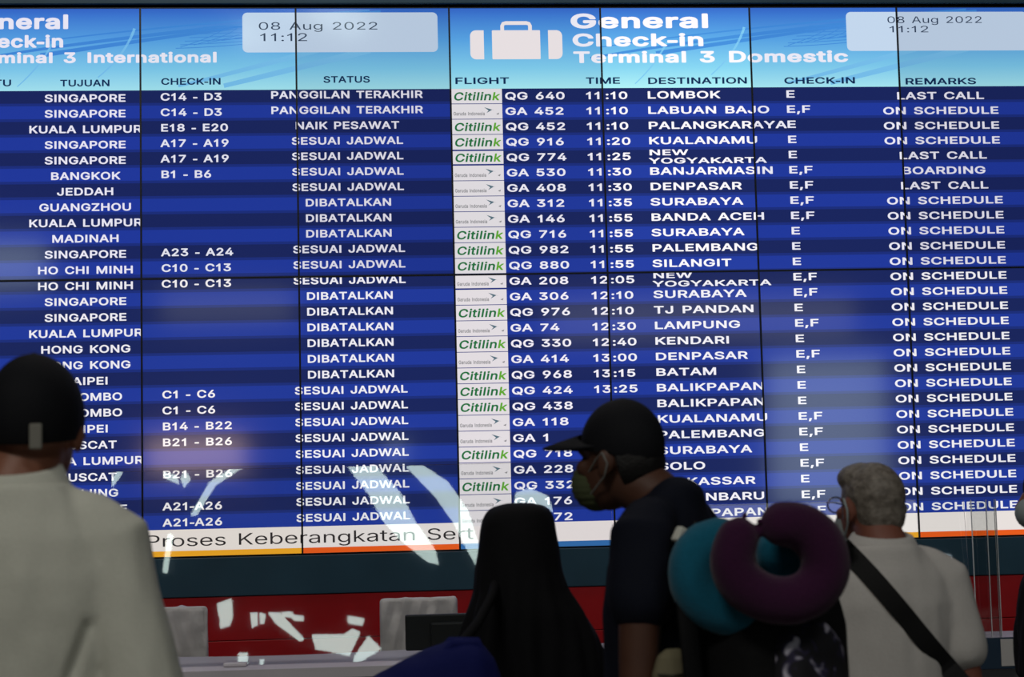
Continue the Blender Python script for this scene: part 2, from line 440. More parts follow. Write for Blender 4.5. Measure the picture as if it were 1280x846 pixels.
# ------------------------------------------------------------------ lettering
GLYPHS = """#0
Z 438;41 508 40 456 44 452 321 452 275 388 43 48 42 4 44 0 396 0 399 4 399 52 396 57 116 56 177 140 393 456 397 464 396 508
A 480;204 509 200 506 194 492 18 4 20 0 84 0 136 142 340 142 345 140 396 0 460 0 460 8 276 508;240 451 268 360 322 204 320 199 156 200 197 320 234 444
B 456;61 508 60 4 64 0 252 0 300 4 344 18 352 23 376 38 401 68 413 100 418 132 413 176 402 204 390 220 364 244 340 257 315 264 320 270 356 286 389 324 395 344 398 376 394 412 382 440 359 468 332 489 288 504 244 509;125 228 128 231 272 229 308 217 330 200 342 184 349 168 353 156 355 136 348 104 328 79 296 63 244 57 128 57 125 60;128 452 240 452 264 449 284 446 312 430 330 404 336 372 333 348 322 324 304 306 287 296 248 287 128 285 125 288 125 448
C 510;372 491 344 503 268 516 200 506 148 483 108 448 83 413 67 385 47 321 40 253 47 185 68 121 79 101 108 59 152 24 200 3 212 0 268 -7 296 -5 340 5 368 17 404 39 428 63 449 93 465 129 472 158 468 160 408 159 388 113 356 81 348 76 316 60 288 56 268 53 224 59 184 76 151 105 124 149 110 189 103 257 110 317 122 357 130 373 153 405 188 434 216 447 224 450 268 456 320 447 355 429 387 397 408 349 472 349 466 377 449 417 429 445 404 470
D 502;61 508 60 4 64 0 220 0 288 8 352 32 401 72 434 120 454 176 462 252 457 312 453 336 432 392 400 439 360 473 352 478 296 500 224 509;128 452 220 452 276 446 324 425 353 400 377 364 393 316 397 280 399 252 394 196 378 148 358 116 340 98 312 78 272 63 236 59 128 57 125 60 125 448
E 419;372 0 375 4 375 52 372 57 128 57 125 60 126 228 352 229 355 232 355 284 352 286 128 286 125 288 125 448 128 452 368 452 372 456 371 508 61 508 60 4 64 0
F 410;64 0 120 0 125 4 126 220 344 221 346 224 346 276 344 278 128 278 125 280 125 448 128 452 364 452 369 456 368 508 61 508 60 4
G 520;304 513 264 516 216 510 200 507 148 483 103 445 79 409 67 389 47 329 40 257 46 185 71 113 103 65 140 32 152 23 212 0 268 -7 296 -4 328 1 376 19 418 49 450 89 470 137 472 149 478 197 478 253 476 256 284 255 284 200 412 199 414 197 410 161 405 145 397 125 377 97 344 71 308 57 272 53 244 56 220 60 184 76 151 105 124 149 110 189 103 253 110 317 126 365 143 393 152 406 185 433 224 450 256 455 280 454 316 447 356 427 364 419 389 389 408 350 472 349 473 353 465 385 446 421 420 454 403 469 372 490 344 503
H 517;456 1 456 508 396 509 392 504 392 292 388 289 128 289 125 292 124 508 61 508 60 4 64 0 120 0 125 4 125 228 128 232 388 232 392 228 392 4 396 0
I 196;129 0 131 4 131 504 129 509 69 509 65 504 65 4 69 0
J 396;333 509 277 509 272 505 272 145 266 105 250 77 217 55 185 50 149 56 121 76 104 105 97 172 37 173 33 169 33 145 44 81 75 33 125 3 185 -7 245 3 293 32 326 81 336 145 336 505
K 467;444 0 446 4 429 28 243 288 446 508 364 508 174 304 128 247 124 248 124 508 61 508 60 4 64 0 124 1 126 168 196 242 202 240 372 1
L 393;64 509 60 504 60 4 64 0 360 1 360 56 128 57 125 60 125 504 124 508 120 509
M 628;61 508 60 4 64 0 120 0 122 4 122 348 120 428 120 424 125 420 171 288 282 8 288 0 340 0 346 8 457 292 504 429 506 420 504 344 504 4 508 0 564 0 568 4 567 508 476 508 350 184 316 77 311 84 277 188 152 508
N 523;61 508 60 4 64 0 120 0 125 4 125 304 120 420 124 424 203 288 384 4 392 0 460 0 463 4 462 508 404 509 400 508 399 504 399 148 402 88 400 83 345 180 136 508
O 533;268 516 212 509 192 503 148 483 104 443 70 393 54 349 47 321 40 257 47 185 51 169 71 113 104 65 152 24 208 1 268 -7 324 0 364 16 384 25 430 65 465 117 478 153 486 177 493 253 486 329 477 357 464 393 429 445 380 486 332 507;268 456 308 450 348 434 385 401 410 361 425 313 430 257 425 193 409 145 386 109 348 75 312 60 268 53 224 59 184 76 151 105 127 141 119 161 108 201 103 253 111 321 126 365 148 399 184 433 224 450
P 445;64 0 120 0 125 4 125 184 128 186 240 186 288 191 332 207 364 231 390 264 405 312 409 348 404 388 389 432 364 463 332 487 292 502 236 509 61 508 60 4;125 244 125 448 128 452 236 452 268 449 296 439 317 424 329 408 337 392 342 376 344 344 342 320 334 296 316 270 296 255 272 247 244 243 128 242
Q 533;464 -48 465 -44 403 40 430 64 465 116 486 180 493 252 489 300 485 332 465 392 430 444 388 481 328 508 268 516 212 509 152 485 105 444 74 400 66 384 48 328 40 256 43 224 48 180 72 112 104 65 128 43 152 24 200 3 268 -7 324 0 356 12 400 -46;268 456 312 449 348 434 386 400 408 364 424 316 430 256 425 196 410 148 385 108 368 92 364 92 312 158 248 158 247 156 318 64 308 58 268 53 224 59 184 76 148 110 124 148 110 188 103 252 110 320 124 360 151 404 184 433 224 450
R 449;61 508 60 4 64 0 120 0 125 4 125 196 128 198 244 199 257 180 352 2 356 0 424 0 426 4 314 208 318 212 336 219 368 242 390 272 405 308 409 352 406 388 397 416 385 440 367 464 332 490 288 504 236 509;126 256 125 448 128 452 236 452 268 449 296 441 320 423 332 408 337 396 342 380 345 352 342 324 334 300 316 279 296 266 272 258 236 255
S 447;230 516 186 512 142 499 102 476 77 451 58 411 53 379 52 371 60 327 86 289 126 261 186 238 286 209 298 204 330 181 342 159 346 139 340 111 328 91 314 77 290 62 250 51 222 49 170 58 142 71 121 91 110 111 104 135 102 137 42 137 38 135 45 99 64 59 94 29 126 10 138 6 170 -3 222 -9 286 -2 322 10 358 33 386 64 399 91 403 99 408 139 404 175 394 199 357 239 310 265 210 293 172 307 131 335 120 351 115 375 117 391 130 419 146 435 166 448 194 456 226 459 270 452 302 437 324 415 338 378 400 379 395 411 378 447 350 477 318 497 298 504 270 512
T 449;196 0 252 0 257 4 257 448 260 452 416 453 416 508 33 508 32 456 36 452 188 452 193 448 193 4
U 517;456 508 396 509 393 504 393 176 389 144 376 112 356 86 328 66 292 55 260 52 228 55 188 67 159 88 142 112 134 128 127 148 124 176 124 504 120 509 61 508 60 172 66 124 83 84 107 52 120 38 152 16 200 -1 228 -5 260 -8 316 -2 364 16 392 35 404 45 433 80 450 120 457 172
V 480;18 508 35 456 202 4 208 0 276 0 286 20 461 508 395 508 288 200 245 64 240 57 189 216 84 508
W 686;18 508 22 484 156 1 228 0 231 4 318 320 340 420 344 430 351 392 366 328 454 4 460 0 528 0 532 8 554 84 661 476 669 504 668 509 603 508 514 164 492 67 461 200 380 507 376 509 307 508 214 160 196 76 192 68 161 204 81 508
Y 472;264 0 268 4 268 208 453 508 384 509 380 507 287 356 250 292 241 268 236 262 202 328 92 507 88 509 20 509 19 504 202 208 203 4 208 0
a 389;334 0 337 3 337 251 334 283 323 319 306 342 286 360 234 380 194 384 138 376 98 360 82 349 58 323 45 299 43 291 98 274 118 301 146 320 194 331 206 329 242 321 264 299 268 295 276 255 272 243 262 234 230 226 130 212 78 193 59 179 44 163 40 155 33 131 30 107 36 71 49 43 70 21 94 5 126 -5 158 -9 218 3 249 23 274 52 277 47 278 1;276 187 276 139 271 111 256 83 246 73 226 58 202 49 162 46 130 53 110 66 101 75 92 107 96 127 104 139 110 144 138 160 174 168 242 178 258 181 274 189
b 424;57 509 53 504 53 4 57 0 109 0 112 4 112 56 117 58 137 33 153 19 173 3 197 -5 229 -8 273 -2 313 16 345 45 358 64 370 84 385 132 390 192 385 244 371 292 345 331 313 361 273 378 229 384 197 381 170 372 137 346 117 319 114 324 113 508;221 47 189 51 181 54 161 66 139 88 125 116 120 132 116 148 113 184 116 228 120 244 127 268 141 291 162 312 169 316 189 325 221 330 253 325 261 321 281 310 302 288 319 252 326 220 328 192 326 160 322 140 314 112 301 88 281 67 253 51
c 396;305 356 270 373 254 378 206 384 158 378 118 361 94 341 80 328 56 292 40 244 37 216 34 184 40 132 53 92 64 72 82 46 118 15 158 -2 206 -8 262 -1 306 21 343 60 362 100 354 104 306 117 292 88 266 63 238 51 214 47 174 51 146 66 124 88 108 116 98 160 96 184 98 216 109 260 124 288 144 308 174 325 206 330 242 325 250 321 266 313 278 302 291 288 302 264 306 262 358 276 360 280 359 284 341 320
e 404;206 384 158 378 146 373 114 358 80 328 56 292 41 248 34 184 40 132 53 92 82 46 118 15 158 -1 214 -8 250 -5 282 4 310 18 336 40 351 60 364 88 362 92 306 104 283 72 254 54 214 46 178 50 150 62 128 80 117 96 109 108 100 136 98 168 366 169 371 172 371 200 368 244 359 276 343 312 324 336 294 361 266 374;97 224 100 244 108 268 121 288 132 300 146 313 170 325 206 330 238 326 264 312 284 292 298 268 308 228 306 221 102 221
h 410;57 509 53 504 53 4 57 0 109 0 114 4 114 228 119 264 127 284 149 309 161 317 181 325 209 329 249 321 272 304 290 276 296 236 296 4 301 0 353 0 357 4 357 244 353 284 341 320 322 348 293 370 257 381 225 384 185 378 157 365 124 332 117 318 114 324 113 508
i 167;57 0 109 0 114 4 114 376 109 379 57 379 53 376 53 4;41 484 44 468 54 456 65 447 85 443 101 446 115 456 123 468 126 484 123 500 113 513 101 520 85 524 69 522 55 512 45 500
k 381;57 509 53 504 53 4 57 0 113 1 115 140 153 177 163 168 293 2 365 0 369 4 366 8 202 216 357 377 285 378 121 213 117 212 114 216 114 504 113 508 109 509
l 178;118 0 120 4 120 504 118 509 62 509 58 504 58 4 62 0
m 610;557 4 557 256 554 288 541 328 523 352 513 361 497 372 461 384 437 386 389 377 373 370 339 344 324 324 317 310 308 332 285 362 253 381 217 386 169 374 131 344 113 311 112 376 109 379 57 379 53 376 53 4 57 0 109 0 114 4 114 240 116 260 124 284 141 307 157 319 201 330 229 326 249 314 258 304 270 284 274 260 274 4 277 0 333 0 335 4 335 244 344 288 377 322 397 328 417 330 449 325 473 313 490 288 496 252 496 4 501 0 553 0
n 410;353 0 357 4 357 244 354 276 341 320 322 348 293 370 257 381 225 384 193 380 153 362 124 332 113 312 112 376 109 379 57 379 53 376 53 4 57 0 109 0 114 4 114 228 119 264 127 284 149 309 161 317 181 325 209 329 249 321 272 304 290 276 296 236 296 4 301 0
o 415;158 378 118 361 94 341 80 328 56 292 40 244 37 216 34 184 40 132 53 92 64 72 82 46 118 15 158 -2 182 -5 206 -8 258 -2 302 18 334 48 358 84 376 132 379 164 381 188 376 244 356 296 334 328 298 361 258 378 234 381 206 384;206 46 174 51 166 54 146 66 124 88 108 116 105 128 100 144 96 184 98 216 105 248 109 260 124 288 146 310 166 322 174 325 206 330 242 325 270 310 292 288 306 260 311 244 316 224 319 188 316 148 311 132 307 116 292 88 270 66 242 51
p 424;57 -143 109 -143 114 -139 114 53 117 59 137 32 173 4 197 -5 229 -8 277 -1 313 16 346 45 371 85 385 133 390 185 385 245 370 293 347 329 313 361 273 378 229 384 197 381 173 374 157 362 136 345 117 319 112 321 112 377 109 379 57 379 53 377 53 -139;221 47 185 52 162 65 141 86 124 117 116 149 113 185 116 229 124 261 139 289 165 314 193 326 221 330 249 326 265 319 281 310 301 289 319 253 326 221 328 193 326 161 323 141 314 113 302 89 281 67 261 55 253 51
r 259;57 0 109 0 114 4 114 236 116 256 124 280 141 302 165 318 205 326 241 322 243 328 243 380 241 384 213 385 185 381 157 370 131 348 117 324 113 322 112 376 109 379 57 379 53 376 53 4
s 365;112 3 144 -5 184 -8 224 -5 252 3 290 24 313 48 325 72 331 108 326 140 304 173 276 194 228 210 172 223 132 239 123 244 112 260 109 276 114 300 132 318 160 330 188 333 224 326 246 312 257 300 268 278 320 289 323 292 321 296 298 340 280 358 252 373 224 381 188 384 148 381 124 373 112 368 86 352 63 328 51 304 47 276 51 248 54 236 73 208 104 186 112 183 148 170 204 157 240 145 254 136 265 120 268 104 260 78 244 62 236 58 216 50 196 47 180 45 156 48 124 60 107 76 97 100 92 106 40 95 37 92 43 68 60 41 84 18
t 227;210 2 212 4 211 12 203 52 198 54 170 50 146 55 138 60 130 72 126 96 126 324 130 327 202 327 204 332 204 376 202 379 127 380 126 468 122 471 66 470 64 380 10 379 6 376 6 332 10 327 62 327 65 324 65 92 72 52 94 20 126 2 166 -4 194 -2
u 410;57 379 53 375 53 135 56 103 61 83 69 59 85 37 117 10 137 2 153 -2 181 -5 209 -2 225 1 257 17 286 47 297 68 298 3 301 0 353 0 357 3 357 375 353 379 301 379 296 375 296 151 293 123 282 95 265 74 249 62 229 54 201 50 161 58 137 76 120 103 114 143 114 375 109 379
g 425;370 379 314 378 313 321 310 319 286 347 250 375 226 382 202 384 154 378 110 359 81 333 53 289 38 237 34 193 37 153 41 129 54 93 82 51 114 27 146 12 198 5 226 8 253 17 286 40 306 67 311 65 311 -7 304 -47 281 -75 258 -88 246 -93 206 -97 154 -88 124 -67 102 -42 54 -67 52 -71 82 -109 134 -140 166 -148 210 -151 246 -148 290 -137 320 -119 346 -94 352 -87 367 -55 372 -11 372 377;206 330 234 326 262 313 286 289 300 265 303 253 308 233 312 197 308 149 300 121 286 97 266 76 258 72 238 63 206 59 170 64 146 75 124 97 110 121 100 149 96 189 101 237 108 261 126 292 146 312 158 319 174 325
0 453;228 516 172 507 132 485 96 448 67 389 54 333 48 257 52 189 63 137 71 109 96 61 132 23 168 4 180 0 228 -7 276 0 308 16 323 25 358 61 385 117 400 177 405 249 401 321 398 341 385 393 357 449 320 486 284 505 268 510;228 50 192 56 172 68 160 78 139 105 122 145 113 193 109 249 115 325 123 365 140 405 162 433 180 446 196 454 228 459 260 453 280 441 291 433 313 405 329 369 333 349 341 305 344 257 341 205 337 177 329 141 314 105 293 77 280 67 260 56
1 372;238 0 242 4 242 508 238 511 202 511 196 508 187 488 130 430 63 388 62 332 66 328 118 351 174 394 178 392 178 4 182 0
2 453;68 0 384 0 389 4 388 56 156 57 154 60 264 177 334 256 370 316 381 372 374 416 362 444 346 464 332 478 304 498 272 510 252 513 224 516 180 510 144 497 116 477 87 444 83 436 71 404 66 364 68 362 124 362 128 368 130 392 138 412 153 432 172 447 196 457 224 460 272 450 292 437 310 416 317 396 320 372 309 324 281 280 65 48 64 4
3 453;72 509 70 505 70 457 72 452 284 452 288 449 158 301 157 253 160 248 224 246 248 243 276 233 298 217 318 193 326 173 329 145 325 117 315 93 295 73 272 60 220 50 164 59 144 71 125 89 114 109 108 131 48 132 45 129 55 85 70 57 96 31 132 11 164 -1 180 -4 220 -7 272 -1 308 11 349 41 370 65 384 97 393 145 386 189 369 225 343 253 324 266 300 279 272 286 224 289 227 297 372 461 372 505 368 509
4 453;308 509 248 509 244 504 43 164 40 156 40 108 44 105 280 105 282 100 282 4 284 0 340 0 343 4 344 104 408 105 413 108 412 162 344 164 343 316 340 318 284 318 282 316 282 168 280 163 110 164 110 168 119 184 301 492 308 504
5 453;364 509 100 509 95 505 68 255 72 252 128 247 164 267 200 274 220 277 256 270 276 261 288 251 300 240 314 221 325 189 328 161 325 137 318 113 300 85 276 64 244 52 216 51 172 61 138 89 126 109 120 130 61 129 66 93 82 61 108 32 140 11 184 -3 220 -7 272 0 308 15 336 35 349 49 370 77 385 117 391 161 389 193 381 225 374 241 360 265 340 290 320 307 292 322 264 330 232 334 180 325 140 303 136 302 134 305 152 451 364 452 366 457 366 505
6 453;316 509 256 509 250 505 135 337 83 245 71 209 64 161 70 113 82 77 108 42 124 28 140 16 180 -1 224 -7 256 -4 276 0 312 15 345 41 365 69 385 117 389 157 385 197 370 241 343 273 316 295 272 310 232 314 196 307 180 297 176 297 317 501 319 505;224 48 200 51 188 56 172 64 152 81 138 101 130 121 127 137 125 161 127 181 134 205 143 221 155 237 172 251 196 261 228 265 252 262 264 258 280 251 297 237 314 213 320 197 325 181 327 157 325 133 317 109 309 93 297 77 280 63 264 56 252 51
7 453;102 0 162 0 167 4 391 448 390 508 63 508 62 456 66 452 318 452 323 448 101 8 99 4
8 453;224 516 184 511 140 494 116 479 99 461 90 449 78 425 75 417 70 381 78 337 95 305 116 284 148 269 151 265 124 255 104 243 79 217 66 197 58 177 55 165 52 133 58 93 70 69 74 61 104 31 136 11 172 -1 228 -7 268 -3 308 8 324 15 351 33 378 61 394 93 401 137 397 165 390 189 374 217 348 243 328 255 301 265 305 269 336 284 357 305 374 337 382 381 377 417 360 451 336 478 312 494 272 510;115 137 119 165 122 173 130 189 149 209 168 223 176 225 192 231 224 235 264 229 284 223 303 209 324 185 333 165 337 141 333 113 324 93 304 72 284 59 260 52 228 49 196 52 180 56 168 59 148 72 128 93 119 113;135 357 135 393 144 417 155 433 180 450 216 458 232 459 272 450 280 446 294 437 308 420 317 393 317 357 309 333 297 317 272 299 236 292 216 292 180 299 172 304 160 312 146 329
9 453;136 0 196 0 202 4 318 172 372 268 385 308 389 344 385 384 369 432 349 460 336 474 312 493 272 510 224 516 180 510 144 494 112 470 103 460 85 436 70 400 64 352 68 308 84 268 108 235 136 214 176 199 220 195 256 202 276 212 135 8 133 4;252 457 280 446 300 427 314 408 325 376 325 328 318 304 310 288 298 272 280 258 256 248 228 243 200 247 172 258 153 276 138 296 130 316 127 336 125 352 130 384 138 408 152 426 172 445 200 457 224 460
: 188;53 24 62 11 78 -1 94 -4 114 0 126 8 138 25 141 40 139 56 128 72 114 82 94 86 82 84 63 72 54 60 50 40;139 304 141 316 138 332 128 348 114 358 94 362 78 358 63 348 52 332 50 316 53 300 64 284 78 274 94 271 114 274 128 284
- 236;212 210 208 212 28 212 24 210 24 154 28 150 208 150 212 154
, 188;42 -119 82 -119 85 -115 136 65 136 69 134 71 70 71 68 69 41 -99 39 -115
d 424;370 509 312 508 310 320 306 320 284 348 254 372 230 381 194 384 150 378 114 362 78 330 57 296 41 252 37 224 34 188 40 128 54 88 77 48 114 14 150 -2 194 -8 226 -5 250 3 266 14 288 32 305 56 310 59 313 56 314 1 370 0 372 4 372 504;206 47 170 52 150 63 124 88 109 116 101 144 96 188 100 228 105 252 109 264 123 288 146 311 162 320 174 326 206 330 238 325 262 312 283 292 300 264 303 252 310 220 312 192 308 144 300 116 283 84 266 67 238 52
f 254;86 0 138 0 142 4 142 324 146 327 226 327 228 332 228 376 226 379 143 380 142 420 145 444 154 459 170 470 198 474 226 469 242 520 230 525 202 529 182 529 138 520 114 506 97 488 84 460 81 432 80 380 10 379 6 376 7 328 78 327 81 324 81 4
#20
Z 438;28 524 22 516 20 508 20 456 22 444 32 434 44 432 276 432 279 428 27 60 22 44 22 0 26 -12 32 -17 44 -20 396 -20 408 -17 417 -8 419 4 418 60 415 68 408 74 396 77 164 77 158 80 193 128 412 448 417 464 417 508 413 520 408 525 392 529 44 529
A 480;204 529 189 524 179 508 -1 12 -2 -8 8 -18 20 -20 80 -20 92 -18 100 -13 105 -4 146 116 152 122 328 122 333 116 375 -4 380 -13 388 -18 400 -20 460 -20 472 -17 481 -8 482 8 296 512 288 524 276 529;240 382 294 224 292 219 185 220 235 376
B 456;48 524 42 516 40 504 40 4 42 -8 52 -18 64 -20 252 -20 312 -14 348 -2 364 7 388 22 417 56 433 100 438 132 433 180 418 216 395 244 365 268 403 308 414 336 418 376 413 416 398 452 371 484 344 505 300 522 244 529 64 529;145 208 148 211 248 211 272 209 296 200 317 184 326 172 333 156 334 136 330 112 316 95 292 83 244 77 148 77 145 80;148 432 240 432 280 425 296 416 310 396 316 372 313 352 306 336 292 322 280 314 248 307 236 305 148 305 145 308 145 428
C 510;348 523 280 534 256 535 200 527 140 501 96 464 82 449 52 401 31 341 27 321 20 253 30 169 51 109 86 53 96 43 140 8 196 -17 268 -27 304 -24 340 -16 380 0 416 23 446 53 469 89 482 117 489 141 492 157 492 165 488 172 480 178 412 180 400 178 390 169 372 125 344 97 312 80 268 73 228 79 196 92 167 117 144 153 128 201 123 253 130 317 142 353 162 385 180 403 200 418 228 431 252 434 268 436 308 430 343 413 371 385 388 345 396 333 412 328 468 328 484 332 489 337 493 349 481 393 465 429 445 457 416 486 404 494 384 507
D 502;48 524 42 516 40 504 40 4 42 -8 52 -18 64 -20 220 -20 300 -10 364 16 408 50 425 72 454 116 474 176 482 252 477 312 474 336 448 404 415 452 372 489 360 497 299 520 224 529 64 529;148 432 220 432 276 424 304 413 316 406 340 384 361 352 374 312 377 280 379 252 374 200 362 160 350 140 339 124 308 98 268 82 236 79 148 77 145 80 145 428
E 419;384 524 368 529 64 529 48 524 44 520 40 504 40 4 42 -8 52 -18 64 -20 372 -20 384 -17 393 -8 395 4 394 60 388 71 380 76 372 77 148 77 145 80 145 204 148 209 352 209 360 210 368 214 374 224 375 232 374 292 368 301 360 305 148 306 145 308 145 428 148 432 368 432 380 434 390 444 392 456 392 508 390 516
F 410;52 -18 64 -20 120 -20 136 -16 142 -8 145 4 145 196 148 201 344 201 352 202 360 207 365 216 365 284 360 291 352 297 148 298 145 300 145 428 148 432 364 432 376 434 384 440 389 456 389 508 385 520 380 525 364 529 64 529 48 524 44 520 40 504 40 4 42 -8
G 520;196 527 140 502 96 465 79 445 51 401 27 329 23 289 20 253 28 173 55 101 87 53 137 9 196 -17 212 -20 268 -27 328 -20 384 0 396 8 430 33 466 77 490 133 498 197 497 261 492 270 484 275 476 276 288 276 276 274 272 272 266 265 263 253 263 201 270 185 284 179 388 179 392 177 390 161 378 133 361 109 332 87 304 76 272 73 228 79 196 92 167 117 144 153 131 189 128 201 123 257 130 317 144 357 164 389 192 414 228 431 264 436 304 430 344 411 371 381 390 341 400 331 412 329 480 331 490 337 493 345 493 357 481 397 464 429 445 457 415 485 384 506 348 522 296 534 264 536
H 517;468 -16 472 -12 477 4 477 504 473 520 468 525 452 529 396 529 380 524 376 520 372 504 372 312 368 309 148 309 145 312 145 504 141 520 136 525 120 529 64 529 48 524 42 516 40 504 40 4 44 -11 52 -18 64 -20 120 -20 132 -18 140 -12 145 4 145 208 148 212 368 212 372 208 372 4 374 -8 384 -18 396 -20 452 -20
I 196;129 529 61 528 49 520 45 504 45 4 50 -12 57 -18 69 -20 129 -20 141 -17 147 -12 150 -4 151 508 145 522
J 396;345 526 333 529 273 529 261 525 253 513 252 145 246 109 234 89 213 75 185 70 157 75 137 88 124 109 119 137 117 177 113 185 105 191 93 193 37 193 25 191 15 181 13 145 24 81 28 69 63 17 117 -16 185 -27 253 -16 305 16 342 69 346 81 356 145 356 505 354 517
K 467;460 -16 468 -4 465 12 279 272 270 288 463 496 467 508 464 520 460 524 444 529 368 529 352 524 148 303 145 308 145 504 141 520 136 525 120 529 64 529 48 524 42 516 40 504 40 4 44 -11 52 -18 64 -20 120 -20 132 -18 140 -12 145 4 146 160 196 212 347 0 360 -15 376 -20 444 -20
L 393;56 528 44 520 40 504 40 4 42 -8 52 -18 64 -20 356 -20 372 -16 376 -12 381 4 381 56 377 68 372 73 356 77 148 77 145 80 145 508 140 521 136 525 124 529
M 628;48 524 42 516 40 504 40 4 45 -12 52 -18 64 -20 120 -20 132 -17 138 -12 141 -4 142 296 144 304 266 -4 276 -17 288 -20 340 -20 352 -17 358 -12 478 296 484 300 484 304 484 4 486 -8 496 -18 508 -20 564 -20 580 -15 586 -8 588 4 588 504 586 516 580 524 564 529 480 529 468 526 460 520 338 208 316 143 311 148 297 192 168 520 160 526 148 529 64 529
N 523;476 -14 481 -8 483 4 483 504 481 516 479 520 472 526 460 529 400 529 388 525 383 520 380 512 379 172 376 168 153 520 144 526 132 529 64 529 48 524 42 516 40 504 40 4 44 -11 52 -18 64 -20 120 -20 136 -16 144 -4 144 346 371 -12 380 -18 392 -20 460 -20
O 533;336 527 268 536 220 530 196 526 136 499 88 455 59 413 50 397 30 337 20 253 30 169 51 109 88 53 96 44 140 8 196 -17 268 -27 292 -24 340 -16 396 9 444 51 474 93 485 113 505 173 513 253 509 301 504 337 482 401 445 457 412 487 392 502;268 73 236 77 216 83 196 92 167 117 143 153 139 165 128 201 123 253 130 317 142 353 164 387 200 419 228 431 268 436 304 431 332 419 340 415 369 389 390 357 404 313 410 257 405 197 390 153 370 121 336 92 308 79
P 445;52 -18 64 -20 120 -20 132 -18 140 -12 145 4 145 164 148 166 248 167 288 171 304 175 344 191 376 215 406 252 422 296 429 348 422 400 409 436 393 460 375 480 340 505 296 522 236 529 64 529 48 524 44 520 40 504 40 4 42 -8;145 264 145 428 148 432 260 430 288 421 304 408 317 388 322 372 324 352 322 320 313 300 304 287 288 274 280 271 268 266 244 263 148 262
Q 533;479 -64 486 -56 486 -40 430 36 446 52 481 104 506 180 513 252 509 300 505 336 481 404 446 456 400 497 336 526 268 536 212 529 196 526 140 501 97 464 83 448 51 400 30 340 20 252 30 168 51 108 88 53 116 27 140 8 196 -17 268 -27 336 -18 348 -13 353 -16 379 -52 392 -65 404 -68 464 -68;268 436 308 430 336 417 370 388 390 356 405 312 410 256 405 196 390 152 368 120 332 167 320 177 248 179 240 178 230 172 226 164 226 152 282 76 268 73 228 78 200 90 164 122 144 152 130 192 123 252 127 296 132 320 144 356 167 392 196 417 216 426 236 432
R 449;48 524 42 516 40 504 40 4 44 -11 52 -18 64 -20 120 -20 132 -18 140 -12 145 4 145 176 148 178 232 178 236 176 241 168 311 36 340 -14 356 -20 424 -20 439 -16 446 -8 446 8 343 196 344 201 376 222 389 236 409 264 424 304 429 352 425 396 409 440 401 452 384 475 356 498 336 510 300 522 236 529 64 529;146 276 145 428 148 432 236 432 268 429 292 420 304 411 313 400 322 380 325 348 318 312 304 295 284 283 260 277 236 275
S 447;230 536 186 532 130 516 90 492 61 463 41 423 37 407 32 371 40 323 46 311 70 277 114 245 182 219 234 205 282 189 314 167 323 155 326 139 319 115 312 103 300 91 278 78 250 71 222 69 174 77 154 87 137 103 128 119 123 143 118 150 110 156 34 156 26 153 21 147 18 135 28 87 44 55 48 47 82 13 114 -6 146 -17 166 -23 222 -29 286 -23 334 -6 370 17 402 52 419 87 423 99 428 139 424 179 415 203 410 211 369 255 314 285 226 309 178 326 148 347 137 363 137 391 146 407 158 419 182 432 198 437 222 439 262 433 290 421 308 403 317 375 326 362 342 358 398 358 410 361 419 371 420 387 412 423 392 463 362 493 330 513 314 520 286 529
T 449;196 -20 252 -20 264 -18 272 -12 277 0 277 428 280 432 412 432 428 436 432 440 437 456 437 508 433 520 428 525 412 529 36 529 20 524 14 516 12 456 14 444 24 434 36 432 168 432 173 428 173 4 175 -8 180 -14
U 517;48 524 42 516 40 504 40 172 47 120 67 72 94 36 108 22 148 -4 196 -21 256 -28 288 -25 320 -21 376 0 415 28 449 68 470 116 477 172 477 504 473 520 468 525 456 529 396 529 384 526 375 516 373 176 370 148 358 120 341 100 324 88 292 75 256 72 224 76 196 86 184 94 172 104 163 116 148 148 144 176 144 504 142 516 136 524 120 529 64 529
V 480;4 524 -3 512 -1 496 186 -8 196 -18 208 -20 276 -20 288 -17 298 -4 390 248 481 500 481 516 472 526 460 529 396 529 384 525 378 520 266 200 245 132 240 124 208 220 100 520 92 526 80 529 20 529
W 686;0 520 -3 508 -2 496 131 12 140 -12 148 -18 160 -20 228 -20 240 -17 246 -12 258 24 339 328 344 337 435 -4 440 -12 448 -18 460 -20 528 -20 544 -14 553 8 688 500 689 512 684 522 668 529 608 529 592 525 587 520 583 512 492 159 401 508 392 524 376 529 308 529 296 526 290 520 283 500 198 172 192 160 114 468 98 520 92 526 80 529 20 529 4 524
Y 472;208 -20 264 -20 276 -18 286 -8 288 4 289 204 473 500 473 516 464 526 452 529 384 529 368 523 359 512 236 309 113 512 103 524 88 529 20 529 4 524 -2 516 -3 504 3 492 182 204 183 4 188 -12 196 -18
a 389;350 -15 356 -5 357 3 357 251 352 295 339 331 322 354 298 376 250 396 234 400 194 404 138 396 122 393 86 376 68 363 42 335 22 295 22 287 30 275 94 255 106 256 116 263 134 288 158 304 198 310 230 304 244 291 251 279 256 255 230 246 178 240 114 228 66 209 39 187 28 175 18 151 10 107 16 67 33 31 58 5 82 -11 130 -26 158 -29 218 -19 254 2 262 -12 270 -18 334 -20 342 -19;256 159 255 131 248 107 234 89 214 75 198 69 166 65 138 71 122 82 118 87 112 107 117 123 142 141 254 161
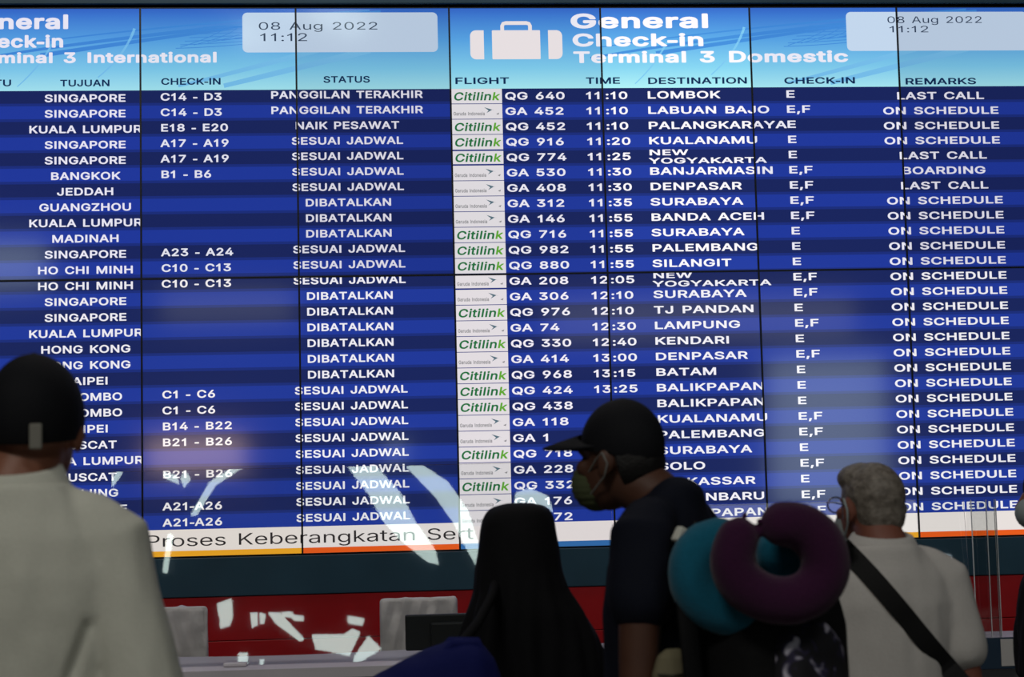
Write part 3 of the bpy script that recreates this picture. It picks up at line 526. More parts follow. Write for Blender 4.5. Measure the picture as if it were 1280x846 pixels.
b 424;41 524 35 516 33 504 33 4 35 -8 45 -18 57 -20 109 -20 121 -17 127 -12 133 8 169 -16 197 -25 229 -28 281 -21 325 0 367 40 386 72 403 124 410 188 406 236 403 256 387 304 361 343 325 377 281 397 229 404 197 401 161 390 136 372 134 504 130 520 125 525 109 529 57 529;221 67 193 70 173 82 155 100 144 120 136 152 133 184 136 228 143 256 152 272 177 298 193 306 221 310 249 305 269 294 286 276 298 252 302 236 306 220 308 192 306 160 302 140 297 124 285 100 269 83 249 71
c 396;266 -20 318 5 354 41 382 96 380 112 366 122 306 137 298 135 292 132 285 124 275 100 254 79 238 71 214 67 178 70 158 82 140 100 124 132 118 160 116 188 118 216 124 244 140 276 158 294 178 306 198 309 210 310 238 305 254 297 275 276 289 248 298 243 310 243 370 259 379 268 380 284 357 332 314 374 274 392 254 398 206 404 154 397 106 377 82 357 64 340 36 296 21 248 14 188 22 124 36 80 64 36 106 -1 154 -21 182 -25 206 -28
e 404;150 397 102 374 64 340 38 300 21 252 17 224 14 184 22 124 36 80 64 36 106 -1 154 -21 210 -28 250 -25 282 -17 322 2 355 32 372 56 384 84 384 96 380 104 370 110 306 125 294 120 289 116 270 87 246 72 214 66 186 69 162 78 141 96 128 116 120 140 120 148 378 151 388 160 391 172 387 248 378 280 356 328 330 358 306 377 270 394 206 404;284 244 282 241 126 241 121 244 129 264 137 276 158 297 178 306 206 310 234 306 250 298 271 276 280 260
h 410;41 524 35 516 33 504 33 4 35 -8 45 -18 57 -20 109 -20 121 -18 129 -12 134 4 134 228 136 252 143 272 161 293 185 305 209 309 237 305 259 288 271 268 276 236 276 4 281 -12 289 -18 301 -20 353 -20 365 -18 375 -8 377 4 377 244 371 296 358 332 338 360 313 381 297 390 257 401 225 404 181 398 145 381 137 374 134 380 134 504 130 520 125 525 109 529 57 529
i 167;57 -20 109 -20 121 -18 129 -12 134 0 134 376 129 391 117 398 49 398 41 394 36 388 33 376 33 4 38 -12 45 -18;146 484 139 512 125 529 105 540 85 544 62 540 43 528 29 512 21 484 28 456 42 440 61 427 85 423 105 427 125 438 141 460
k 381;41 524 35 516 33 504 33 4 35 -8 45 -18 57 -20 109 -20 121 -18 129 -12 134 4 135 132 149 146 153 147 268 0 285 -17 297 -20 369 -20 381 -17 390 -8 390 8 229 216 374 364 379 372 379 380 375 392 365 398 357 399 277 397 137 257 134 260 134 504 130 520 125 525 109 529 57 529
l 178;118 529 54 528 42 520 38 504 38 4 43 -12 50 -18 62 -20 118 -20 130 -17 136 -12 139 -4 140 508 134 522
m 610;573 -11 577 4 577 256 574 288 570 308 557 340 541 362 529 374 509 388 477 401 437 406 373 393 321 354 317 354 297 378 269 396 253 401 221 406 165 394 133 373 127 392 117 398 49 398 41 394 36 388 33 376 33 4 35 -8 42 -16 57 -20 109 -20 121 -18 129 -12 134 4 136 260 144 280 161 298 169 302 201 310 225 305 239 296 250 280 254 260 254 4 256 -8 261 -14 277 -20 333 -20 345 -17 351 -12 355 4 356 252 363 280 383 300 401 309 417 310 445 305 457 299 471 280 474 268 476 252 476 4 481 -12 489 -18 501 -20 553 -20 565 -18
n 410;368 -16 375 -8 377 4 377 244 373 284 363 320 358 332 338 360 305 386 277 397 257 401 225 404 181 398 145 381 133 372 131 384 127 392 117 398 57 399 41 394 36 388 33 376 33 4 37 -11 45 -18 57 -20 109 -20 121 -18 129 -12 134 4 134 228 136 252 143 272 161 293 185 305 209 309 237 305 259 288 271 268 276 236 276 4 281 -12 289 -18 301 -20 353 -20
o 415;154 397 106 377 82 357 64 340 36 296 21 248 14 188 22 124 36 80 64 36 106 -1 154 -21 182 -25 206 -28 262 -21 314 2 350 36 379 80 395 128 399 164 401 188 395 248 379 296 372 308 350 340 310 377 262 397 234 401 206 404;206 310 238 305 258 294 276 276 292 240 296 224 299 188 296 152 291 132 276 100 258 82 238 71 206 66 178 70 158 82 140 100 124 132 118 160 116 184 118 216 124 244 140 276 158 294 178 306
p 424;45 -161 57 -163 109 -163 121 -161 129 -155 134 -139 134 1 137 7 161 -12 193 -24 229 -28 281 -21 325 0 353 24 362 33 387 73 403 121 406 141 410 193 405 245 386 305 363 341 325 377 277 397 229 404 197 401 169 393 161 390 133 370 129 388 125 394 117 398 49 398 41 395 36 389 33 377 33 -139 35 -151;221 67 193 71 174 81 157 98 144 121 139 137 136 153 133 185 136 229 144 257 155 277 177 298 193 306 221 310 253 303 269 294 285 277 298 253 302 237 306 217 308 193 305 153 298 125 286 101 269 83 249 71
r 259;45 -18 57 -20 109 -20 121 -18 129 -12 134 4 136 256 148 280 169 298 189 304 205 306 241 302 249 303 257 309 262 316 263 324 263 380 259 396 253 401 241 404 217 405 185 401 169 397 133 378 127 392 117 398 49 398 41 394 36 388 33 376 33 4 35 -8
s 365;108 -17 144 -25 184 -28 224 -25 264 -14 300 6 326 32 345 68 351 108 345 144 337 160 316 189 280 214 232 229 176 242 140 258 130 268 132 288 144 302 160 309 188 313 212 309 228 302 241 288 252 266 264 258 280 259 328 270 338 276 342 284 341 300 317 348 292 374 256 392 224 401 184 404 148 401 108 389 80 373 50 344 33 312 27 276 34 232 50 204 61 192 100 166 144 150 228 129 240 121 246 112 248 104 245 92 232 78 212 70 180 65 156 68 132 79 123 88 109 120 100 126 84 125 32 114 22 108 18 100 17 88 26 56 31 48 44 29 72 2
t 227;218 -17 227 -12 232 -4 232 4 219 64 214 70 206 73 162 71 154 74 148 80 146 96 146 304 150 307 202 307 218 314 224 328 223 384 219 392 210 398 147 400 146 468 143 480 134 489 122 491 58 489 48 480 45 468 44 400 -2 397 -11 388 -14 376 -14 332 -10 316 2 308 42 307 45 304 45 92 52 48 78 7 118 -17 166 -24 198 -22
u 410;42 395 35 387 33 375 33 135 39 83 53 47 69 25 105 -6 137 -19 153 -22 181 -25 229 -19 265 -1 277 8 279 -5 283 -13 293 -19 353 -20 369 -15 374 -9 377 3 377 375 373 390 365 397 353 399 301 399 289 397 281 391 276 375 276 151 274 127 265 107 253 90 237 78 221 73 201 70 173 74 153 89 139 111 134 143 134 375 129 391 121 397 109 399 57 399
g 425;378 398 310 398 302 395 296 389 293 373 290 370 262 391 226 402 194 404 150 398 98 375 65 345 37 301 20 253 18 237 14 193 17 153 20 129 37 81 64 41 106 8 146 -9 166 -12 194 -15 226 -12 262 -1 290 17 291 13 291 -7 284 -39 269 -59 242 -73 206 -77 162 -69 136 -51 114 -26 102 -21 94 -22 37 -55 32 -63 32 -75 60 -115 74 -129 122 -156 166 -168 210 -171 246 -168 294 -156 337 -131 366 -102 379 -75 387 -55 392 -11 392 377 388 389;206 79 174 84 158 91 140 109 128 129 120 153 116 189 121 233 128 257 142 280 162 299 178 306 206 310 230 306 250 297 270 277 279 261 287 237 292 197 287 149 280 125 270 109 254 93 246 88 230 82
0 453;228 536 168 527 160 523 120 501 80 460 52 405 47 389 34 337 28 257 32 189 43 133 51 105 80 49 120 7 156 -12 180 -20 228 -27 288 -17 320 0 335 9 374 49 405 113 420 177 425 249 421 321 409 377 401 405 373 461 332 502 288 526;228 439 252 435 272 423 297 393 310 361 317 329 324 257 321 205 317 177 309 145 298 117 276 89 256 76 228 70 200 75 184 84 176 90 155 117 142 149 135 185 129 249 135 325 142 361 154 389 180 422 200 435
1 372;246 -19 258 -11 262 4 262 508 259 520 250 529 238 531 194 530 182 522 171 500 118 446 58 409 46 399 42 384 42 328 45 316 50 310 58 307 66 307 130 335 154 354 158 352 159 -4 163 -12 174 -19
2 453;53 -16 68 -20 384 -20 396 -18 404 -12 409 4 409 52 405 68 400 73 384 77 204 77 199 80 280 165 350 244 390 312 401 372 394 420 378 456 362 476 340 497 312 516 276 530 224 536 172 529 132 513 104 493 91 480 67 448 52 408 46 364 50 352 60 343 124 342 132 343 140 347 146 356 150 388 162 412 176 425 200 438 224 440 236 437 264 430 280 421 293 404 298 392 300 372 293 336 265 292 46 56 44 44 44 4 46 -8
3 453;60 526 54 521 50 505 51 449 54 441 60 435 72 432 244 430 242 425 140 309 137 297 139 241 148 231 160 228 224 226 248 222 268 215 286 201 301 181 306 169 309 145 306 121 301 109 283 89 268 80 220 71 176 77 156 87 138 105 128 137 124 144 116 150 40 151 30 145 25 133 35 81 54 45 84 15 124 -8 160 -20 180 -24 216 -27 248 -24 276 -20 320 -5 356 20 365 29 386 53 397 77 406 97 413 145 408 181 406 193 388 232 355 269 316 294 266 309 388 449 392 465 392 505 390 517 380 527 368 529 72 529
4 453;316 528 248 529 236 525 230 520 27 176 20 156 22 100 26 92 36 86 260 85 262 80 263 -4 266 -12 272 -17 284 -20 340 -20 356 -14 361 -8 363 4 364 84 420 87 430 96 433 108 433 160 427 176 416 182 364 184 363 316 362 324 357 332 348 337 340 338 284 338 276 337 266 328 262 316 262 188 260 183 144 184 329 500 329 516 323 524
5 453;376 526 364 529 100 529 88 527 78 517 75 501 47 257 52 241 60 235 72 232 128 227 136 228 176 250 220 257 244 253 264 245 289 221 298 209 304 189 308 161 305 137 301 125 293 109 284 97 264 80 244 72 224 70 180 80 160 96 147 113 142 133 132 147 120 150 64 150 48 145 42 137 40 129 46 89 66 49 96 16 136 -9 172 -21 220 -27 276 -19 316 -4 348 19 365 37 390 73 405 117 411 161 409 189 398 237 382 269 361 297 332 323 304 338 264 350 228 354 176 345 160 338 158 341 167 421 168 429 172 432 364 432 378 437 384 445 386 453 386 505 382 521
6 453;328 527 256 529 244 527 236 520 119 349 63 249 51 213 44 165 47 133 51 105 66 65 92 30 112 12 136 -4 176 -20 224 -27 256 -24 280 -20 320 -3 361 29 384 61 401 101 409 157 402 209 386 253 363 281 328 311 288 327 272 330 236 334 228 333 230 341 338 497 341 505 341 513 336 523;224 68 204 71 192 76 168 93 155 113 147 133 145 161 147 181 151 193 168 221 184 235 200 242 228 245 252 241 268 234 284 221 298 201 305 181 307 157 305 133 298 113 284 93 268 80 252 73
7 453;90 -18 102 -20 162 -20 174 -17 183 -8 407 436 411 452 411 504 407 520 402 525 386 529 66 529 50 524 46 520 42 504 42 456 44 444 54 434 66 432 290 432 291 428 81 12 78 -4 82 -12
8 453;224 536 176 529 136 515 104 495 71 457 55 417 50 381 55 345 58 333 76 298 103 269 102 265 90 257 66 233 48 205 35 165 32 133 38 89 54 57 58 49 92 15 128 -7 156 -17 172 -21 228 -27 284 -21 312 -12 324 -8 363 17 394 49 414 89 421 137 416 169 402 209 388 231 362 257 350 265 349 269 373 293 396 341 401 373 401 389 397 417 386 445 378 461 357 485 348 494 316 515 276 530;135 137 139 161 142 169 146 177 161 193 180 206 204 213 224 215 260 210 272 206 291 193 306 177 313 161 317 141 313 117 310 109 306 101 292 88 272 77 252 71 228 69 200 71 184 75 160 88 146 101 139 117;155 357 155 393 162 409 171 421 184 430 224 439 268 430 285 417 293 405 297 393 297 357 290 341 280 328 268 320 256 316 224 311 184 320 171 329 162 341
9 453;124 -18 196 -20 208 -18 216 -11 334 160 388 256 401 292 405 308 409 348 401 404 385 444 360 478 324 509 276 529 224 536 176 529 136 513 104 490 87 472 67 444 50 404 44 352 48 308 63 264 88 228 124 198 160 183 176 179 216 175 224 176 222 168 114 12 111 4 111 -4 116 -14;228 263 204 266 192 271 184 274 169 288 154 308 148 328 145 352 147 368 155 396 168 414 184 428 192 432 204 438 224 440 252 436 268 429 283 416 297 396 305 376 307 352 305 328 296 304 285 288 268 274 260 270
: 188;156 16 161 40 156 68 140 88 122 101 94 106 70 101 47 84 34 64 30 40 37 12 48 -4 66 -17 94 -24 118 -20 142 -5;155 288 161 316 155 344 140 364 122 377 94 382 70 377 51 364 36 344 30 316 36 288 52 268 70 256 94 251 118 255 138 266
- 236;230 142 232 154 232 210 229 222 224 228 216 231 28 232 12 228 6 218 4 154 6 142 16 132 28 130 208 130 220 132
, 188;30 -137 42 -139 82 -139 94 -136 104 -123 156 65 156 77 150 86 142 90 70 91 58 87 49 77 19 -115 20 -127
d 424;382 526 370 529 314 529 302 526 293 516 290 371 266 388 230 401 194 404 146 397 102 378 90 369 60 340 36 300 20 252 17 224 14 188 20 124 37 76 61 36 102 -2 146 -21 194 -28 226 -25 254 -17 262 -13 290 8 298 -12 306 -18 318 -20 370 -20 382 -17 388 -12 392 4 392 504 390 516;206 67 178 70 162 79 140 100 129 120 120 148 116 188 121 232 128 256 138 274 162 298 178 306 206 310 234 305 250 296 267 280 279 260 284 248 290 220 292 192 288 148 280 120 267 96 254 83 234 72
f 254;82 -20 138 -20 150 -18 160 -8 162 4 162 304 166 307 226 307 240 312 247 324 248 376 247 384 242 393 234 398 226 399 166 399 162 404 164 436 168 444 174 449 194 454 226 449 234 450 242 456 247 464 259 504 262 524 259 532 254 537 230 546 182 549 126 537 102 522 81 500 65 468 61 436 60 400 2 398 -8 392 -12 384 -14 332 -12 320 -6 312 10 307 58 307 61 304 61 4 66 -12 74 -18
#31
Z 438;24 534 12 520 9 504 10 444 14 436 24 426 32 422 44 421 259 420 14 60 11 44 11 4 16 -16 28 -27 44 -31 396 -31 416 -25 425 -16 429 -4 430 56 426 72 412 85 396 88 180 88 183 96 425 448 428 464 428 504 426 520 421 528 408 538 392 540 44 540
A 480;204 540 184 534 174 524 170 516 -12 12 -14 -4 -10 -16 0 -26 8 -30 20 -31 84 -30 96 -28 103 -24 114 -12 155 108 160 111 320 111 326 104 366 -12 377 -24 388 -30 400 -31 460 -31 480 -25 489 -16 492 -8 493 8 305 520 295 532 284 538;240 346 279 232 276 230 200 231 199 232 235 340
B 456;44 534 32 520 29 504 29 4 30 -8 34 -16 44 -26 52 -30 64 -31 252 -31 308 -26 360 -8 396 15 424 48 442 88 449 136 444 180 430 216 410 244 383 268 414 304 425 336 429 376 425 412 409 456 376 494 352 512 344 518 300 533 244 540 64 540;156 196 160 200 248 200 272 198 284 194 304 182 317 164 324 140 321 120 308 103 280 92 244 88 160 88 156 92;156 320 156 416 160 421 240 421 272 417 292 405 300 392 305 372 301 352 298 344 288 333 276 326 236 316 160 316
C 510;352 -24 388 -8 412 7 454 45 473 73 489 105 503 153 501 173 490 185 480 190 400 189 392 186 382 177 360 127 340 107 308 91 264 84 236 88 200 103 174 125 159 149 150 165 139 201 135 265 139 309 151 345 172 380 200 405 228 419 268 425 308 418 340 402 361 381 382 333 392 323 400 319 468 317 484 319 492 324 502 337 503 349 497 377 477 429 461 453 423 493 388 517 348 534 268 547 196 537 140 514 104 486 75 457 44 409 18 337 15 313 9 253 19 169 42 101 71 57 88 36 132 0 196 -29 256 -37 296 -36
D 502;44 534 32 520 29 504 29 4 30 -8 34 -16 44 -26 52 -30 64 -31 220 -31 300 -22 364 3 412 40 433 64 460 104 484 172 493 252 489 300 485 336 461 404 426 456 404 477 368 505 308 529 288 533 224 540 64 540;160 88 156 92 157 420 224 421 260 417 276 413 304 401 324 385 332 376 352 344 364 304 368 256 364 208 353 168 332 133 300 107 268 94 256 92 216 88
E 419;392 -25 401 -16 405 -4 406 56 402 72 388 85 372 88 160 88 156 92 156 196 160 198 360 199 372 204 380 212 385 224 386 232 385 292 380 303 368 314 352 317 160 317 156 320 156 416 160 421 380 422 394 432 402 444 403 504 402 516 398 524 384 537 368 540 64 540 48 537 37 528 32 520 29 504 29 4 30 -8 34 -16 44 -26 52 -30 64 -31 372 -31
F 410;52 -30 132 -30 143 -24 153 -12 156 4 156 188 160 190 344 190 360 194 374 208 377 224 377 276 373 292 360 305 344 309 160 309 156 312 156 416 160 421 364 421 380 424 388 429 397 440 400 456 400 504 398 520 389 532 380 538 364 540 64 540 48 537 34 524 30 516 29 504 29 4 30 -8 34 -16 44 -26
G 520;196 -29 268 -38 288 -36 340 -28 392 -8 436 24 461 53 480 81 501 133 509 197 509 253 506 269 500 276 492 283 476 287 284 287 268 283 258 273 252 253 252 201 256 185 264 175 284 168 376 168 379 165 368 137 354 117 324 95 300 87 272 84 236 88 224 92 200 103 176 123 154 157 139 201 135 241 134 257 139 309 154 353 167 373 175 385 200 406 228 419 264 425 304 419 340 399 360 377 382 333 392 323 400 319 480 319 492 325 502 337 505 349 493 397 477 429 456 460 422 493 392 514 348 534 316 542 264 547 196 538 132 510 89 473 71 453 42 409 18 341 15 321 9 257 15 185 19 165 42 101 80 46 132 -1
H 517;476 533 468 538 452 540 396 540 380 537 369 528 364 520 361 504 361 324 356 320 160 320 156 324 156 504 154 520 149 528 136 538 124 540 64 540 48 537 36 527 30 516 29 504 29 4 30 -8 34 -16 44 -26 52 -30 64 -31 132 -30 143 -24 153 -12 156 4 156 196 160 201 360 200 361 4 362 -8 366 -16 376 -26 384 -30 396 -31 464 -30 480 -19 485 -12 488 4 488 504 486 520
I 196;129 540 57 538 42 528 35 516 34 4 35 -8 39 -16 49 -26 57 -30 129 -31 141 -29 149 -24 157 -16 162 4 162 508 157 524 151 532 141 538
J 396;345 538 265 539 254 533 244 521 241 505 241 145 237 117 226 97 209 86 185 81 161 85 145 96 133 117 126 185 117 196 109 201 93 204 25 203 11 193 3 181 3 137 15 69 49 17 57 8 109 -24 121 -28 185 -38 249 -28 261 -24 312 9 326 25 355 69 367 145 367 505 362 525 353 534
K 467;467 -24 477 -12 478 12 284 284 284 288 474 492 478 500 478 512 472 527 460 537 444 540 368 540 352 537 329 516 160 333 156 332 156 504 154 520 144 533 136 538 124 540 64 540 44 534 32 520 29 504 29 4 30 -8 34 -16 44 -26 52 -30 64 -31 132 -30 148 -19 153 -12 156 4 156 152 167 168 192 194 196 194 342 -12 356 -26 364 -30 376 -31 444 -31 456 -30
L 393;48 537 37 528 32 520 29 504 29 4 30 -8 34 -16 44 -26 52 -30 64 -31 356 -31 368 -30 376 -26 384 -19 390 -8 392 52 390 68 385 76 372 86 356 88 160 88 156 92 156 504 154 520 144 533 132 538 64 540
M 628;41 532 32 520 29 504 29 4 30 -8 38 -20 52 -30 120 -31 132 -29 140 -24 150 -12 153 4 153 236 156 243 260 -16 276 -29 288 -31 340 -31 352 -29 360 -24 368 -16 374 -4 472 245 474 -8 484 -22 496 -30 564 -31 576 -30 588 -22 598 -8 599 4 599 504 598 516 591 528 580 537 564 540 480 540 464 537 452 527 447 520 434 488 316 177 310 184 181 520 176 527 164 537 148 540 64 540 48 537
N 523;41 532 32 520 29 504 29 4 30 -8 34 -16 44 -26 52 -30 120 -31 136 -28 144 -23 153 -12 156 4 156 300 160 300 165 292 364 -19 376 -28 388 -30 460 -31 480 -25 489 -16 494 4 494 504 493 516 488 526 476 537 460 540 404 540 388 538 380 533 370 520 368 504 368 208 364 208 160 527 148 537 132 540 64 540 48 537
O 533;268 547 196 537 140 514 100 482 78 461 44 409 28 365 18 337 9 257 18 173 27 145 42 101 80 46 132 0 140 -5 196 -29 268 -38 336 -29 396 -4 454 45 489 97 504 137 517 177 524 253 517 329 513 345 493 405 456 460 420 494 392 515 336 538;268 84 236 88 216 95 200 103 174 125 152 161 139 201 134 253 139 309 154 353 176 385 200 407 208 410 236 421 268 425 304 419 324 411 332 407 360 383 381 349 393 313 399 257 394 197 382 161 360 126 328 100 300 89
P 445;44 -26 52 -30 64 -31 132 -30 143 -24 153 -12 156 4 156 152 160 155 236 155 280 159 300 162 336 175 352 183 383 208 401 228 418 252 434 296 437 320 440 348 434 400 418 444 397 472 380 490 348 514 296 533 236 540 64 540 48 537 37 528 32 520 29 504 29 4 30 -8 34 -16;157 420 236 421 260 419 280 413 296 401 308 380 313 352 310 320 306 308 297 296 280 282 256 275 160 273 156 276
Q 533;484 -74 494 -64 498 -56 496 -36 445 36 456 48 493 104 517 180 524 252 517 328 506 368 488 412 453 464 412 501 396 513 340 537 268 547 220 541 196 538 132 509 80 462 43 408 18 336 9 256 11 232 18 172 43 100 78 48 104 23 140 -5 188 -26 204 -30 268 -38 336 -29 344 -26 348 -28 374 -64 384 -73 392 -77 464 -79 476 -78;268 425 300 420 328 409 360 383 382 348 394 312 399 252 394 196 382 160 368 139 338 176 328 186 320 189 240 189 223 180 215 164 215 152 224 136 260 88 256 86 228 90 200 102 176 124 167 136 150 164 139 200 134 256 139 308 154 352 174 384 200 406 224 417 236 421
R 449;48 537 37 528 32 520 29 504 29 4 30 -8 34 -16 44 -26 52 -30 64 -31 124 -30 136 -28 144 -23 153 -12 156 4 156 164 160 167 224 167 230 164 322 -8 336 -25 356 -31 424 -31 436 -30 444 -26 454 -16 458 -8 456 12 358 196 384 214 397 228 417 256 434 300 440 352 437 388 433 408 417 448 394 480 380 494 348 516 300 533 236 540 64 540;156 288 157 420 236 421 268 418 288 410 306 392 313 364 313 340 309 320 296 302 284 295 248 287 160 286
S 447;230 547 170 541 122 525 87 503 50 466 29 423 25 403 21 371 29 323 33 311 61 271 110 235 174 210 274 180 282 177 306 160 312 151 315 139 307 115 292 99 274 89 250 82 226 80 174 89 158 97 148 107 140 119 131 151 118 164 110 167 42 168 26 165 14 155 9 147 8 135 16 87 36 47 74 5 114 -19 126 -23 166 -34 222 -40 286 -34 334 -18 374 6 412 47 422 67 432 87 439 139 435 179 423 211 374 265 326 292 186 334 162 350 148 363 146 375 148 387 156 403 162 409 182 421 222 428 254 424 282 413 300 395 308 367 313 359 326 349 342 347 398 347 414 350 428 363 432 379 422 427 402 467 370 500 346 516 322 529 282 541
T 449;264 -30 275 -24 282 -16 288 4 288 416 292 421 412 421 424 422 432 426 445 440 448 456 448 504 446 520 436 533 428 538 412 540 36 540 20 537 9 528 4 520 1 504 2 444 6 436 16 426 24 422 36 421 161 420 162 4 167 -16 176 -25 188 -30
U 517;476 533 468 538 452 540 396 540 380 537 366 524 362 504 362 176 358 148 350 128 338 112 316 95 292 86 260 83 224 87 196 99 184 108 171 124 158 152 155 176 155 504 152 520 147 528 136 537 120 540 52 538 41 532 34 524 30 516 29 504 29 172 35 124 54 72 68 52 96 18 140 -13 204 -33 260 -39 316 -33 376 -13 420 18 457 60 481 116 488 172 488 504 486 520
V 480;-7 528 -14 516 -14 500 175 -12 188 -26 196 -30 276 -31 292 -27 304 -16 310 -4 488 488 494 508 490 524 476 537 468 539 400 540 384 538 376 533 368 524 245 168 240 159 110 524 96 537 80 540 20 540 4 537
W 686;694 528 684 536 668 540 604 540 592 538 579 528 571 508 501 232 492 205 414 504 409 520 396 534 376 540 308 540 292 536 280 524 267 484 198 216 192 207 113 512 108 524 96 536 80 540 20 540 4 537 -3 532 -14 516 -13 496 123 0 127 -12 132 -19 148 -30 228 -31 244 -27 256 -16 266 12 339 284 344 293 427 -12 440 -26 456 -30 536 -30 552 -21 561 -4 698 492 701 508
Y 472;196 -30 276 -30 284 -26 294 -16 298 -8 299 4 299 200 481 492 485 504 485 516 480 526 468 537 452 540 384 540 368 537 362 532 351 520 236 331 121 520 108 534 88 540 20 540 4 537 -7 528 -12 520 -14 504 -10 492 171 200 172 4 178 -16 185 -24
a 389;358 -22 364 -13 368 3 368 251 362 299 346 339 332 359 306 384 246 409 194 415 126 405 90 392 62 372 29 335 12 303 11 295 13 279 23 267 30 262 86 246 98 244 110 245 120 251 141 279 154 289 162 293 194 299 226 293 238 282 243 263 230 257 158 248 114 240 62 219 46 209 30 193 16 175 4 147 0 111 5 67 20 31 54 -6 78 -21 118 -35 158 -40 170 -39 218 -30 230 -26 250 -15 262 -27 278 -31 342 -30;245 143 243 127 235 107 225 95 210 85 194 79 170 76 142 81 128 91 124 103 125 115 142 128 174 137 242 147
b 424;41 537 30 528 25 520 22 504 22 4 23 -8 27 -16 37 -26 45 -30 109 -31 129 -25 141 -11 161 -25 185 -33 205 -37 229 -39 277 -33 325 -13 349 6 375 32 399 72 415 124 421 188 418 224 414 256 397 308 371 348 333 385 289 405 245 413 205 413 157 401 149 394 145 396 145 504 143 520 138 528 125 538 109 540 57 540;221 299 249 293 261 286 275 272 286 252 290 240 294 224 297 192 294 152 287 128 275 104 261 91 245 82 221 78 193 83 178 92 165 105 152 132 147 152 144 184 147 228 153 248 165 272 177 285 185 290 201 296
c 396;274 405 222 413 190 413 158 409 106 389 57 348 28 304 13 260 9 244 3 184 9 132 28 72 57 28 70 16 98 -8 142 -29 158 -33 206 -39 274 -29 322 -6 364 36 391 88 393 100 392 112 382 126 366 133 318 146 306 147 290 144 277 132 267 108 253 92 234 82 206 77 182 81 163 92 148 108 137 128 129 160 129 216 138 248 149 268 170 289 186 296 206 299 238 293 253 284 264 272 279 244 290 234 298 232 310 232 370 247 378 251 387 260 392 272 391 288 366 338 322 382
e 404;142 405 98 385 66 357 48 336 24 296 9 248 3 184 9 132 25 80 49 40 70 16 98 -8 146 -30 158 -33 214 -39 262 -34 294 -25 330 -6 350 11 380 48 395 84 395 96 386 113 370 122 318 134 298 134 282 123 262 95 242 82 210 77 194 79 170 86 152 100 138 120 133 136 138 138 366 138 386 142 399 156 402 172 399 240 388 288 367 332 334 369 306 390 270 405 206 415 154 409;136 256 150 275 166 289 186 297 206 299 226 296 245 288 258 275 269 256 266 252 138 252
h 410;41 537 30 528 25 520 22 504 22 4 23 -8 27 -16 37 -26 45 -30 109 -31 125 -28 133 -23 142 -12 145 4 145 228 147 252 156 272 169 285 185 294 209 298 233 294 248 284 259 268 262 256 265 236 265 4 268 -12 278 -24 289 -30 353 -31 365 -30 373 -26 383 -16 387 -8 388 4 388 244 383 292 365 340 345 367 325 385 309 397 273 410 229 415 209 413 181 409 149 395 145 396 145 504 143 520 138 528 125 538 109 540 57 540
i 167;121 -30 132 -24 139 -16 145 4 145 376 139 396 129 406 121 409 85 412 49 409 37 405 28 396 22 376 23 -8 31 -20 45 -30;157 484 151 512 132 536 113 549 85 555 53 549 37 538 16 512 10 484 15 456 37 430 53 418 85 412 113 418 133 431 149 452 154 464
k 381;41 537 30 528 25 520 22 504 22 4 23 -8 27 -16 37 -26 45 -30 57 -31 121 -30 137 -19 142 -12 145 4 145 124 149 131 155 128 264 -12 277 -25 297 -31 369 -31 389 -25 398 -16 401 -8 402 4 399 16 243 212 243 216 385 361 390 372 391 380 385 396 373 406 357 410 285 410 269 406 149 285 145 284 145 504 143 520 133 533 121 538 57 540
l 178;118 540 62 540 46 537 34 527 28 516 27 4 28 -8 32 -16 42 -26 50 -30 118 -31 130 -29 138 -24 146 -16 151 4 151 508 146 524 140 532 130 538
m 610;583 -16 587 -8 588 4 586 280 583 304 570 340 550 368 537 382 509 401 485 410 473 413 437 417 365 402 321 370 301 389 269 408 221 417 161 405 141 392 129 404 117 409 109 410 49 409 37 405 28 396 22 376 22 4 23 -8 27 -16 37 -26 45 -30 57 -31 121 -30 132 -24 142 -12 145 4 145 240 147 260 155 276 169 290 201 298 217 297 229 290 239 276 242 264 243 4 248 -16 257 -25 277 -31 341 -30 353 -24 363 -12 366 4 367 252 374 276 390 292 401 298 417 299 433 297 445 293 453 288 462 272 465 252 465 4 468 -12 477 -23 485 -28 501 -31 565 -30 573 -26
n 410;373 -26 383 -16 387 -8 388 4 388 244 382 296 370 332 351 360 336 376 309 397 273 410 257 412 225 415 181 409 141 391 129 404 117 409 57 410 37 405 28 396 22 376 22 4 23 -8 27 -16 37 -26 45 -30 109 -31 125 -28 133 -23 142 -12 145 4 145 228 147 252 156 272 169 285 185 294 209 298 233 294 248 284 259 268 262 256 265 236 265 4 268 -12 278 -24 289 -30 353 -31 365 -30
o 415;258 409 206 415 158 409 142 404 98 384 57 348 33 312 25 296 9 244 3 188 5 168 9 132 28 72 57 28 98 -8 142 -29 158 -33 206 -39 258 -33 318 -8 358 29 387 72 407 132 412 184 408 236 403 260 387 304 358 347 318 384;206 299 234 294 250 286 267 268 279 244 283 228 288 188 286 160 280 132 267 108 250 90 234 82 206 77 186 80 170 87 148 108 137 128 134 140 129 160 127 184 129 216 133 232 138 248 149 268 170 289 186 296
p 424;37 -169 45 -173 57 -174 121 -173 132 -167 139 -159 145 -139 145 -19 149 -17 161 -25 205 -37 229 -39 281 -32 333 -8 373 30 397 69 415 125 418 153 421 193 415 253 399 305 373 345 355 365 325 390 285 407 229 415 185 410 161 402 141 390 127 405 117 409 57 410 38 405 29 397 24 389 22 377 22 -139 23 -151 27 -159;221 299 245 295 261 286 275 273 290 241 295 221 297 193 294 153 286 125 275 105 261 91 249 84 241 80 221 78 201 80 193 83 177 92 165 105 152 133 147 153 144 185 147 229 155 253 163 269 185 290 197 295
